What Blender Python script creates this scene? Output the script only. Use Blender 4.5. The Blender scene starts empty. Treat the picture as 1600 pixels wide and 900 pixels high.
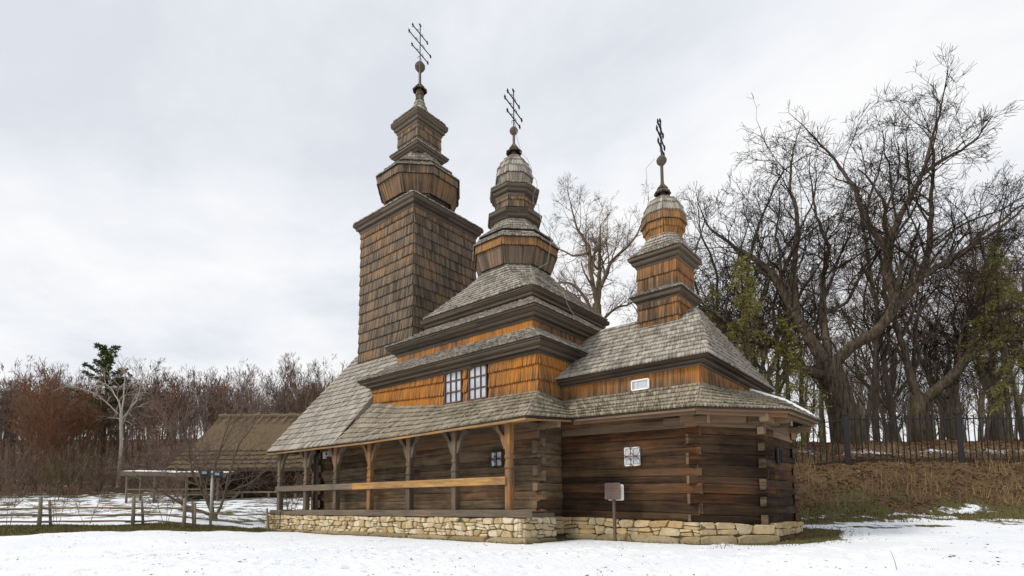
import bpy, math, random
import numpy as np
from mathutils import Matrix, Vector

# ------------------------------------------------------------------ scene, camera, light
scene = bpy.context.scene
col = scene.collection
RHAT = (0.76877024, 0.63947382, -0.00809644)
UHAT = (0.06014157, -0.05968615, 0.99640381)
FHAT = (-0.63669091, 0.76649253, 0.0843439)
CAM = (10.91133, -13.02373, 1.12391)
YAW = 0.6932
cd = bpy.data.cameras.new('camera')
cam = bpy.data.objects.new('camera', cd)
col.objects.link(cam)
m = Matrix((RHAT, UHAT, tuple(-v for v in FHAT))).transposed().to_4x4()
m.translation = CAM
cam.matrix_world = m
cd.sensor_width = 36.0
cd.lens = 848.98 / 1600 * 36
cd.shift_y = (717.32 - 450) / 1600
cd.clip_end = 3000
cd.clip_start = 0.05
scene.camera = cam

SUN_EL, SUN_AZ = math.radians(38), math.radians(212)      # azimuth clockwise from +Y
world = bpy.data.worlds.new('World')
scene.world = world
world.use_nodes = True
wn, wl = world.node_tree.nodes, world.node_tree.links
wn.clear()
def wnode(t, **k):
    n = wn.new(t)
    for a, b in k.items(): setattr(n, a, b)
    return n
tc = wnode('ShaderNodeTexCoord')
sky = wnode('ShaderNodeTexSky', sky_type='NISHITA', sun_disc=False)
sky.sun_elevation = SUN_EL; sky.sun_rotation = SUN_AZ; sky.air_density = 1.0; sky.dust_density = 1.5
bgs = wnode('ShaderNodeBackground'); bgs.inputs[1].default_value = 0.11
wl.new(sky.outputs[0], bgs.inputs[0])
# cloud deck: direction projected on a plane overhead
sep = wnode('ShaderNodeSeparateXYZ'); wl.new(tc.outputs['Generated'], sep.inputs[0])
zc = wnode('ShaderNodeMath', operation='MAXIMUM'); wl.new(sep.outputs[2], zc.inputs[0]); zc.inputs[1].default_value = 0.0
za = wnode('ShaderNodeMath', operation='ADD'); wl.new(zc.outputs[0], za.inputs[0]); za.inputs[1].default_value = 0.16
dx = wnode('ShaderNodeMath', operation='DIVIDE'); wl.new(sep.outputs[0], dx.inputs[0]); wl.new(za.outputs[0], dx.inputs[1])
dy = wnode('ShaderNodeMath', operation='DIVIDE'); wl.new(sep.outputs[1], dy.inputs[0]); wl.new(za.outputs[0], dy.inputs[1])
cmb = wnode('ShaderNodeCombineXYZ'); wl.new(dx.outputs[0], cmb.inputs[0]); wl.new(dy.outputs[0], cmb.inputs[1])
mp = wnode('ShaderNodeMapping'); wl.new(cmb.outputs[0], mp.inputs[0])
mp.inputs['Location'].default_value = (3.1, 1.7, 0.4); mp.inputs['Rotation'].default_value = (0, 0, 0.75); mp.inputs['Scale'].default_value = (0.85, 1.05, 1)
n1 = wnode('ShaderNodeTexNoise'); wl.new(mp.outputs[0], n1.inputs['Vector'])
n1.inputs['Scale'].default_value = 1.25; n1.inputs['Detail'].default_value = 8; n1.inputs['Roughness'].default_value = 0.56; n1.inputs['Distortion'].default_value = 0.2
r1 = wnode('ShaderNodeValToRGB'); wl.new(n1.outputs[0], r1.inputs[0])
e = r1.color_ramp.elements
e[0].position = 0.34; e[0].color = (0.69, 0.725, 0.785, 1)
e[1].position = 0.60; e[1].color = (0.925, 0.925, 0.93, 1)
k = r1.color_ramp.elements.new(0.47); k.color = (0.81, 0.83, 0.87, 1)
bgc = wnode('ShaderNodeBackground'); wl.new(r1.outputs[0], bgc.inputs[0]); bgc.inputs[1].default_value = 1.0
n2 = wnode('ShaderNodeTexNoise'); wl.new(mp.outputs[0], n2.inputs['Vector']); n2.inputs['Scale'].default_value = 0.7; n2.inputs['Detail'].default_value = 4
r2 = wnode('ShaderNodeMapRange'); wl.new(n2.outputs[0], r2.inputs[0])
r2.inputs[1].default_value = 0.34; r2.inputs[2].default_value = 0.5; r2.inputs[3].default_value = 0.94; r2.inputs[4].default_value = 1.0
mx = wnode('ShaderNodeMixShader'); wl.new(r2.outputs[0], mx.inputs[0]); wl.new(bgs.outputs[0], mx.inputs[1]); wl.new(bgc.outputs[0], mx.inputs[2])
wo = wnode('ShaderNodeOutputWorld'); wl.new(mx.outputs[0], wo.inputs[0])

sd = bpy.data.lights.new('sun', 'SUN'); sd.energy = 2.4; sd.angle = math.radians(14); sd.color = (1.0, 0.94, 0.85)
so = bpy.data.objects.new('sun', sd); col.objects.link(so)
sdir = Vector((math.sin(SUN_AZ) * math.cos(SUN_EL), math.cos(SUN_AZ) * math.cos(SUN_EL), math.sin(SUN_EL)))
so.rotation_euler = (-sdir).to_track_quat('-Z', 'Y').to_euler(); so.location = sdir * 60
vs = scene.view_settings
vs.view_transform = 'Standard'; vs.look = 'None'; vs.gamma = 1; vs.use_curve_mapping = False; vs.exposure = 0.1

RH = np.array([math.cos(YAW), math.sin(YAW), 0.0]); FH = np.array([-math.sin(YAW), math.cos(YAW), 0.0])
C0 = np.array([CAM[0], CAM[1], 0.0])
def W(r, f, z=0.0):                # right / forward of the photographer's standpoint -> world
    return C0 + RH * r + FH * f + np.array([0, 0, z])
def RF(x, y):
    d0, d1 = x - CAM[0], y - CAM[1]
    return d0 * RH[0] + d1 * RH[1], d0 * FH[0] + d1 * FH[1]

# ------------------------------------------------------------------ materials
class NT:
    def __init__(s, name):
        s.m = bpy.data.materials.new(name); s.m.use_nodes = True
        s.n = s.m.node_tree.nodes; s.l = s.m.node_tree.links
        s.b = s.n['Principled BSDF']
    def node(s, t, **k):
        n = s.n.new(t)
        for a, b in k.items(): setattr(n, a, b)
        return n
    def attr(s, name): return s.node('ShaderNodeAttribute', attribute_name=name)
    def noise(s, vec, scale, detail=3, rough=0.55, stretch=None, dist=0.0):
        if stretch:
            mp = s.node('ShaderNodeMapping'); mp.inputs['Scale'].default_value = stretch
            s.l.new(vec, mp.inputs[0]); vec = mp.outputs[0]
        n = s.node('ShaderNodeTexNoise'); s.l.new(vec, n.inputs['Vector'])
        n.inputs['Scale'].default_value = scale; n.inputs['Detail'].default_value = detail
        n.inputs['Roughness'].default_value = rough; n.inputs['Distortion'].default_value = dist
        return n.outputs[0]
    def rng(s, v, a, b, c=0.0, d=1.0):
        n = s.node('ShaderNodeMapRange'); s.l.new(v, n.inputs[0])
        for i, x in enumerate((a, b, c, d)): n.inputs[i + 1].default_value = x
        return n.outputs[0]
    def math(s, op, a, b=None):
        n = s.node('ShaderNodeMath', operation=op)
        for i, x in enumerate((a, b)):
            if x is None: continue
            if isinstance(x, (int, float)): n.inputs[i].default_value = x
            else: s.l.new(x, n.inputs[i])
        return n.outputs[0]
    def mix(s, f, a, b, mode='MIX'):
        n = s.node('ShaderNodeMix', data_type='RGBA', blend_type=mode)
        for i, x in ((0, f), (6, a), (7, b)):
            if isinstance(x, (int, float)): n.inputs[i].default_value = x
            elif isinstance(x, tuple): n.inputs[i].default_value = (*x, 1)
            else: s.l.new(x, n.inputs[i])
        return n.outputs[2]
    def ramp(s, v, *st):
        n = s.node('ShaderNodeValToRGB'); s.l.new(v, n.inputs[0]); e = n.color_ramp.elements
        while len(e) < len(st): e.new(0.5)
        for q, (p, c) in zip(e, st): q.position = p; q.color = (*c, 1)
        return n.outputs[0]
    def bump(s, h, strength=0.4, dist=0.02):
        n = s.node('ShaderNodeBump'); s.l.new(h, n.inputs['Height'])
        n.inputs['Strength'].default_value = strength; n.inputs['Distance'].default_value = dist
        s.l.new(n.outputs[0], s.b.inputs['Normal'])
    def done(s, c, rough=0.85, spec=0.25):
        if isinstance(c, tuple): s.b.inputs['Base Color'].default_value = (*c, 1)
        else: s.l.new(c, s.b.inputs['Base Color'])
        if isinstance(rough, (int, float)): s.b.inputs['Roughness'].default_value = rough
        else: s.l.new(rough, s.b.inputs['Roughness'])
        s.b.inputs['Specular IOR Level'].default_value = spec
        return s.m

def wood(name, dark, light, warm, end=(0.24, 0.18, 0.12), grain=36, streak=(1.1, 1, 1), moss=0.0, contrast=1.0, stain=0.0):
    """tone attribute: R random of the piece, G how much of the warm unweathered colour is left, B along the piece / end grain.
       grain attribute g: metres along the grain, metres across."""
    t = NT(name)
    ta = t.attr('tone'); ga = t.attr('g')
    sp = t.node('ShaderNodeSeparateColor'); t.l.new(ta.outputs['Color'], sp.inputs[0])
    gf = t.noise(ga.outputs['Vector'], 1.0, 3, 0.6, (1.4, grain, 3))
    gm = t.noise(ga.outputs['Vector'], 1.0, 4, 0.65, (0.8, grain * 0.3, 2))
    gr = t.math('ADD', t.math('MULTIPLY', gf, 0.4), t.math('MULTIPLY', gm, 0.6))
    cl = t.noise(ga.outputs['Vector'], 1.0, 3, 0.6, (0.55, 3.2, 1))
    tcw = t.node('ShaderNodeTexCoord'); big = t.noise(tcw.outputs['Object'], 0.7, 4, 0.6)
    v = t.math('ADD', t.math('MULTIPLY', sp.outputs[0], 0.34 * contrast), t.math('MULTIPLY', gr, 0.95))
    v = t.math('ADD', v, t.math('MULTIPLY', big, 0.45))
    v = t.rng(v, 0.5, 1.22)
    base = t.mix(v, dark, light)
    wv = t.math('ADD', sp.outputs[1], t.math('MULTIPLY', t.math('SUBTRACT', big, 0.5), 1.5))
    wv = t.math('ADD', wv, t.math('MULTIPLY', t.math('SUBTRACT', gr, 0.5), 1.5))
    wv = t.math('ADD', wv, t.math('MULTIPLY', t.math('SUBTRACT', sp.outputs[0], 0.5), 0.3))
    wv = t.rng(wv, 0.22, 0.98)
    wcol = t.mix(t.rng(gr, 0.32, 0.68), tuple(x * 0.42 for x in warm), tuple(min(1, x * 1.18) for x in warm))
    c = t.mix(wv, base, wcol)
    c = t.mix(t.math('MULTIPLY', sp.outputs[2], 0.9), c, end)
    if stain:
        sn1 = t.noise(tcw.outputs['Object'], 1.0, 4, 0.65, (0.55, 0.55, 1.1), 0.6); sn2 = t.noise(ga.outputs['Vector'], 1.0, 3, 0.6, (0.5, 7, 1))
        sv = t.rng(t.math('ADD', t.math('MULTIPLY', sn1, 0.7), t.math('MULTIPLY', sn2, 0.5)), 0.52, 0.72)
        c = t.mix(t.math('MULTIPLY', sv, stain), c, (0.011, 0.008, 0.006))
    if moss:
        tcn = t.node('ShaderNodeTexCoord')
        mn = t.noise(tcn.outputs['Object'], 0.9, 4, 0.6)
        c = t.mix(t.math('MULTIPLY', t.rng(mn, 0.48, 0.7), moss), c, (0.075, 0.085, 0.03))
    t.bump(gr, 0.5, 0.012)
    return t.done(c, 0.85, 0.12)

M = {}
M['roof'] = wood('weathered_roof_shingle', (0.055, 0.045, 0.035), (0.52, 0.475, 0.405), (0.27, 0.195, 0.13), grain=30, moss=0.0)
M['roof_moss'] = wood('mossy_roof_shingle', (0.045, 0.036, 0.024), (0.46, 0.4, 0.305), (0.25, 0.175, 0.098), grain=30, moss=0.32)
M['wallsh'] = wood('wall_shingle', (0.02, 0.0145, 0.01), (0.225, 0.178, 0.132), (0.37, 0.18, 0.06), grain=38)
M['amber'] = wood('amber_wall_shingle', (0.035, 0.022, 0.015), (0.2, 0.138, 0.09), (0.43, 0.175, 0.036), grain=38)
M['cornice'] = wood('dark_cornice_board', (0.009, 0.007, 0.0055), (0.145, 0.118, 0.09), (0.11, 0.06, 0.03), grain=30, contrast=1.7)
M['log'] = wood('dark_log', (0.007, 0.0045, 0.003), (0.1, 0.06, 0.033), (0.16, 0.05, 0.013), end=(0.21, 0.145, 0.085), grain=22, contrast=1.6, stain=0.8)
M['porchlog'] = wood('porch_wall_log', (0.016, 0.011, 0.007), (0.23, 0.165, 0.105), (0.25, 0.11, 0.04), end=(0.3, 0.22, 0.14), grain=22, contrast=1.5, stain=0.6)
M['palelog'] = wood('pale_log', (0.04, 0.025, 0.015), (0.27, 0.185, 0.12), (0.26, 0.12, 0.045), end=(0.34, 0.26, 0.17), grain=22)
M['post'] = wood('porch_timber', (0.022, 0.016, 0.011), (0.2, 0.16, 0.12), (0.36, 0.165, 0.045), end=(0.3, 0.25, 0.19), grain=40)
M['newwood'] = wood('fresh_timber', (0.1, 0.055, 0.022), (0.42, 0.265, 0.125), (0.5, 0.27, 0.09), grain=40)
M['deck'] = wood('roof_boarding', (0.015, 0.011, 0.008), (0.08, 0.058, 0.04), (0.14, 0.075, 0.034), grain=14)
M['fencewood'] = wood('grey_fence_wood', (0.07, 0.055, 0.04), (0.33, 0.28, 0.2), (0.36, 0.24, 0.13), grain=30)
M['rust'] = wood('rust_brown_paint', (0.07, 0.045, 0.036), (0.2, 0.145, 0.12), (0.24, 0.15, 0.12), grain=20)

def plain(name, c, rough=0.6, spec=0.4, metal=0.0):
    t = NT(name); t.b.inputs['Metallic'].default_value = metal
    return t.done(c, rough, spec)
M['core'] = plain('chinking_dark', (0.05, 0.034, 0.02), 0.95, 0.1)
M['mortar'] = plain('earth_mortar', (0.13, 0.105, 0.07), 0.95, 0.1)
M['iron'] = plain('black_iron', (0.014, 0.013, 0.013), 0.5, 0.5, 0.4)
M['rustiron'] = plain('rusty_iron', (0.11, 0.05, 0.03), 0.7, 0.3, 0.2)
M['white'] = plain('white_paint', (0.74, 0.73, 0.7), 0.5)
M['frame'] = plain('brown_window_paint', (0.085, 0.04, 0.026), 0.6)
M['cable'] = plain('grey_cable', (0.34, 0.34, 0.31), 0.5)
M['lampglass'] = plain('floodlight_glass', (0.2, 0.23, 0.26), 0.15, 0.5)
M['blackmetal'] = plain('black_lamp_body', (0.012, 0.012, 0.014), 0.45, 0.4)

t = NT('window_glass'); tcn = t.node('ShaderNodeTexCoord')
c = t.mix(t.rng(t.noise(tcn.outputs['Object'], 1.4, 2), 0.3, 0.7), (0.3, 0.33, 0.38), (0.52, 0.55, 0.58))  # pale mottled base colour stands in for sky reflected in the panes
t.bump(t.noise(tcn.outputs['Object'], 2.2, 1), 0.1, 0.02)
M['glass'] = t.done(c, 0.06, 0.7)

t = NT('snow'); tcn = t.node('ShaderNodeTexCoord')
t.bump(t.noise(tcn.outputs['Object'], 9, 5), 0.5, 0.03)
M['snow'] = t.done((0.82, 0.84, 0.87), 0.7, 0.3)

def stone_mat(name, a, b, c3):
    t = NT(name); tcn = t.node('ShaderNodeTexCoord'); ta = t.attr('tone')
    sp = t.node('ShaderNodeSeparateColor'); t.l.new(ta.outputs['Color'], sp.inputs[0])
    base = t.ramp(sp.outputs[0], (0.0, a), (0.5, b), (1.0, c3))
    n = t.noise(tcn.outputs['Object'], 5.5, 5, 0.65); n2 = t.noise(tcn.outputs['Object'], 38, 3, 0.7)
    cc = t.mix(t.rng(n, 0.45, 0.85), base, (0.22, 0.165, 0.09), 'MIX')
    cc = t.mix(t.math('MULTIPLY', t.rng(n2, 0.5, 0.8), 0.5), cc, (0.12, 0.1, 0.065))
    t.bump(t.math('ADD', n, t.math('MULTIPLY', n2, 0.4)), 0.7, 0.03)
    return t.done(cc, 0.9, 0.15)
M['stone'] = stone_mat('pale_limestone', (0.42, 0.31, 0.15), (0.58, 0.47, 0.29), (0.66, 0.58, 0.43))
M['slab'] = stone_mat('yellow_sandstone', (0.44, 0.3, 0.135), (0.56, 0.435, 0.25), (0.54, 0.46, 0.31))
M['footing'] = stone_mat('weathered_footing', (0.26, 0.2, 0.11), (0.36, 0.28, 0.165), (0.38, 0.31, 0.2))

def bark(name, a, b, moss=None, mz=(0, 6), scale=3.0):
    t = NT(name); tcn = t.node('ShaderNodeTexCoord'); ob = tcn.outputs['Object']
    n = t.noise(ob, scale, 5, 0.65, (3, 3, 0.5))
    cc = t.mix(t.rng(n, 0.35, 0.68), a, b)
    if moss:
        g = t.noise(ob, 0.8, 4, 0.6)
        sx = t.node('ShaderNodeSeparateXYZ'); t.l.new(ob, sx.inputs[0])
        h = t.rng(sx.outputs[2], mz[0], mz[1], 0.1, -0.1)
        cc = t.mix(t.rng(t.math('ADD', g, h), 0.5, 0.72), cc, moss)
    t.bump(n, 0.8, 0.05)
    return t.done(cc, 0.9, 0.1)
M['oak'] = bark('oak_bark', (0.027, 0.02, 0.015), (0.125, 0.096, 0.068), (0.055, 0.056, 0.018), (0.0, 5))
M['twig'] = bark('dark_twig_bark', (0.02, 0.015, 0.012), (0.052, 0.039, 0.03))
M['greybark'] = bark('grey_trunk_bark', (0.065, 0.053, 0.042), (0.17, 0.14, 0.108), (0.09, 0.085, 0.04), (0, 6))
M['tanbark'] = bark('tan_crown_bark', (0.11, 0.08, 0.05), (0.25, 0.185, 0.12))
M['redtwig'] = bark('russet_twig', (0.16, 0.075, 0.042), (0.29, 0.15, 0.09))
M['browntwig'] = bark('brown_twig', (0.11, 0.08, 0.058), (0.235, 0.17, 0.125))
M['mauvetwig'] = bark('mauve_twig', (0.13, 0.092, 0.08), (0.25, 0.18, 0.155))
M['olivetwig'] = bark('olive_twig', (0.1, 0.082, 0.042), (0.2, 0.16, 0.085))
M['birch'] = bark('birch_bark', (0.36, 0.32, 0.27), (0.52, 0.48, 0.42))
M['applebark'] = bark('olive_grey_bark', (0.085, 0.068, 0.043), (0.21, 0.17, 0.11))

def leafmat(name, a, b):
    t = NT(name); ta = t.attr('tone'); sp = t.node('ShaderNodeSeparateColor'); t.l.new(ta.outputs['Color'], sp.inputs[0])
    return t.done(t.mix(sp.outputs[0], a, b), 0.8, 0.15)
M['spruce'] = leafmat('spruce_needles', (0.09, 0.09, 0.02), (0.26, 0.235, 0.07))
M['pine'] = leafmat('pine_needles', (0.045, 0.06, 0.018), (0.14, 0.155, 0.055))
M['grass'] = leafmat('winter_grass', (0.06, 0.062, 0.018), (0.2, 0.165, 0.065))
M['drygrass'] = leafmat('dry_stalks', (0.16, 0.1, 0.05), (0.33, 0.23, 0.12))
M['leaf'] = leafmat('fallen_leaf', (0.06, 0.03, 0.015), (0.36, 0.215, 0.115))
M['debris'] = leafmat('leaf_debris', (0.035, 0.025, 0.016), (0.14, 0.085, 0.045))

# thatch
t = NT('grey_thatch'); tcn = t.node('ShaderNodeTexCoord'); ga = t.attr('g')
n = t.noise(ga.outputs['Vector'], 1, 5, 0.7, (3, 26, 1)); n2 = t.noise(ga.outputs['Vector'], 0.5, 3)
c = t.mix(t.rng(n, 0.3, 0.7), (0.07, 0.05, 0.028), (0.23, 0.172, 0.105))
c = t.mix(t.math('MULTIPLY', t.rng(n2, 0.45, 0.7), 0.5), c, (0.16, 0.125, 0.085))
t.bump(n, 1.0, 0.08)
M['thatch'] = t.done(c, 0.95, 0.1)

# ground: snow over grass and leaf litter
t = NT('snowy_ground'); tcn = t.node('ShaderNodeTexCoord'); ob = tcn.outputs['Object']; ta = t.attr('cover')
sp = t.node('ShaderNodeSeparateColor'); t.l.new(ta.outputs['Color'], sp.inputs[0])
na = t.noise(ob, 0.9, 6, 0.62, (1, 1, 1), 0.4); nb = t.noise(ob, 7, 4, 0.6); nd = t.noise(ob, 38, 3, 0.6)
sf = t.math('ADD', sp.outputs[0], t.math('ADD', t.math('MULTIPLY', t.math('SUBTRACT', na, 0.5), 1.15), t.math('MULTIPLY', t.math('SUBTRACT', nb, 0.5), 0.45)))
sf = t.rng(sf, 0.46, 0.56)
grassc = t.mix(t.rng(nb, 0.3, 0.7), (0.06, 0.058, 0.018), (0.135, 0.115, 0.042))
litter = t.mix(t.rng(nd, 0.3, 0.7), (0.06, 0.034, 0.017), (0.185, 0.11, 0.056))
litter = t.mix(t.rng(na, 0.45, 0.65), litter, (0.085, 0.052, 0.028))
nm = t.noise(ob, 0.55, 5, 0.65)
lm = t.rng(t.math('ADD', sp.outputs[1], t.math('MULTIPLY', t.math('SUBTRACT', nm, 0.5), 2.2)), 0.25, 0.65)
soil = t.mix(lm, grassc, litter)
snc = t.mix(t.rng(t.noise(ob, 0.35, 3), 0.35, 0.65), (0.78, 0.81, 0.86), (0.86, 0.87, 0.885))
c = t.mix(sf, soil, snc)
hh = t.math('ADD', t.math('MULTIPLY', sf, 0.6), t.math('ADD', t.math('MULTIPLY', nb, 0.5), t.math('MULTIPLY', nd, 0.16)))
t.bump(hh, 0.9, 0.1)
M['ground'] = t.done(c, 0.8, 0.2)

# ------------------------------------------------------------------ mesh helpers
rnd = random.Random(11)
def empty(name, loc=(0, 0, 0)):
    o = bpy.data.objects.new(name, None); col.objects.link(o); o.location = loc; o.empty_display_size = 0.3
    return o
def tag(o, label, cat, group=None):
    o['label'] = label; o['category'] = cat
    if group: o['group'] = group
    return o
def link(name, me, parent=None, kind=None):
    o = bpy.data.objects.new(name, me); col.objects.link(o)
    if parent is not None:
        o.parent = parent
        o.matrix_parent_inverse = Matrix.Translation(-Vector(world_loc(parent)))
    if kind: o['kind'] = kind
    return o
def world_loc(o):
    v = Vector((0, 0, 0))
    while o is not None:
        v += o.location + o.matrix_parent_inverse.translation if o.parent else o.location
        o = o.parent
    return v
class Acc:
    """vertices in world metres, faces, per-vertex tone colour and grain vector"""
    def __init__(s): s.v = []; s.f = []; s.t = []; s.g = []
    def add(s, vs, fs, tones, gs=None):
        b = len(s.v); s.v.extend(vs); s.f.extend([tuple(i + b for i in f) for f in fs])
        if isinstance(tones, tuple): tones = [tones] * len(vs)
        s.t.extend(tones)
        s.g.extend(gs if gs is not None else [(0, 0, 0)] * len(vs))
    def build(s, name, mat, parent=None, kind=None, smooth=False):
        me = bpy.data.meshes.new(name); me.from_pydata([tuple(q) for q in s.v], [], s.f)
        a = me.attributes.new('tone', 'FLOAT_COLOR', 'POINT')
        a.data.foreach_set('color', np.array([(*x, 1.0) for x in s.t], dtype=np.float32).ravel())
        a = me.attributes.new('g', 'FLOAT_VECTOR', 'POINT')
        a.data.foreach_set('vector', np.array(s.g, dtype=np.float32).ravel())
        me.materials.append(mat)
        if smooth: me.polygons.foreach_set('use_smooth', [True] * len(me.polygons))
        me.update()
        return link(name, me, parent, kind)
V3 = lambda *a: np.array(a, float)
def unit(v): return v / (np.linalg.norm(v) + 1e-12)

def beam(acc, a, b, w, h, up=(0, 0, 1), tone=None, endtone=0.5, seed=None):
    """a timber from a to b: w wide, h high, with end faces of their own"""
    a = np.array(a, float); b = np.array(b, float); d = unit(b - a); L = np.linalg.norm(b - a)
    up = np.array(up, float); s = unit(np.cross(d, up)); u = np.cross(s, d)
    r = rnd if seed is None else random.Random(seed)
    if tone is None: tone = (r.random(), 0.2, 0.0)
    gx = r.random() * 50; ch = min(w, h) * 0.1
    prof = [(-w/2+ch, -h/2), (w/2-ch, -h/2), (w/2, -h/2+ch), (w/2, h/2-ch), (w/2-ch, h/2), (-w/2+ch, h/2), (-w/2, h/2-ch), (-w/2, -h/2+ch)]
    vs, fs, ts, gs = [], [], [], []
    for e, base in ((0, a), (1, b)):
        per = 0
        for i, (x, y) in enumerate(prof):
            vs.append(base + s * x + u * y); ts.append(tone); gs.append((gx + e * L, gx + i * (w + h) / 4, 0))
    for i in range(8): fs.append((i, (i + 1) % 8, 8 + (i + 1) % 8, 8 + i))
    for e, base in ((0, a), (1, b)):
        k = len(vs)
        for i, (x, y) in enumerate(prof):
            vs.append(base + s * x + u * y); ts.append((tone[0], tone[1], endtone)); gs.append((gx + y, gx + x, 3))
        fs.append(tuple(range(k, k + 8)) if e else tuple(range(k + 7, k - 1, -1)))
    acc.add(vs, fs, ts, gs)
def box(acc, lo, hi, tone=(0.5, 0.2, 0)):
    x0, y0, z0 = lo; x1, y1, z1 = hi; gx = rnd.random() * 40
    vs, fs, gs = [], [], []
    def q(a, b, c, d):
        k = len(vs); vs.extend([a, b, c, d]); fs.append((k, k+1, k+2, k+3))
        L = math.dist(a, b); H = math.dist(a, d); gs.extend([(gx, gx, 0), (gx + L, gx, 0), (gx + L, gx + H, 0), (gx, gx + H, 0)])
    q((x0,y0,z0),(x1,y0,z0),(x1,y0,z1),(x0,y0,z1)); q((x1,y0,z0),(x1,y1,z0),(x1,y1,z1),(x1,y0,z1))
    q((x1,y1,z0),(x0,y1,z0),(x0,y1,z1),(x1,y1,z1)); q((x0,y1,z0),(x0,y0,z0),(x0,y0,z1),(x0,y1,z1))
    q((x0,y0,z1),(x1,y0,z1),(x1,y1,z1),(x0,y1,z1)); q((x0,y1,z0),(x1,y1,z0),(x1,y0,z0),(x0,y0,z0))
    acc.add(vs, fs, tone, gs)
def one_beam(name, mat, parent, a, b, w, h, **k):
    A = Acc(); beam(A, a, b, w, h, **k); return A.build(name, mat, parent)
def one_box(name, mat, parent, lo, hi, tone=(0.5, 0.2, 0)):
    A = Acc(); box(A, lo, hi, tone); return A.build(name, mat, parent)
def tube(acc, pts, r, sides=6, tone=(0.5, 0, 0)):
    pts = [np.array(q, float) for q in pts]; vs, fs = [], []
    rr = r if isinstance(r, (list, tuple)) else [r] * len(pts)
    for i, q in enumerate(pts):
        d = unit(pts[min(i + 1, len(pts) - 1)] - pts[max(i - 1, 0)])
        s = unit(np.cross(d, V3(0.13, 0.31, 0.94) if abs(d[2]) < 0.9 else V3(1, 0.1, 0))); u = np.cross(s, d)
        for j in range(sides):
            a = 2 * math.pi * j / sides; vs.append(q + (s * math.cos(a) + u * math.sin(a)) * rr[i])
    for i in range(len(pts) - 1):
        for j in range(sides):
            fs.append((i*sides+j, i*sides+(j+1) % sides, (i+1)*sides+(j+1) % sides, (i+1)*sides+j))
    fs.append(tuple(range(sides - 1, -1, -1))); fs.append(tuple(range((len(pts)-1)*sides, len(pts)*sides)))
    acc.add(vs, fs, tone)
def lathe(acc, c, prof, sides=12, tone=(0.5, 0.2, 0), rot=0.0):
    vs, fs, gs = [], [], []
    for i, (r, z) in enumerate(prof):
        for j in range(sides):
            a = 2 * math.pi * j / sides + rot
            vs.append((c[0] + r * math.cos(a), c[1] + r * math.sin(a), z)); gs.append((z, r * a, 0))
    for i in range(len(prof) - 1):
        for j in range(sides):
            fs.append((i*sides+j, i*sides+(j+1) % sides, (i+1)*sides+(j+1) % sides, (i+1)*sides+j))
    fs.append(tuple(range(sides - 1, -1, -1))); fs.append(tuple(range((len(prof)-1)*sides, len(prof)*sides)))
    acc.add(vs, fs, tone, gs)

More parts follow.
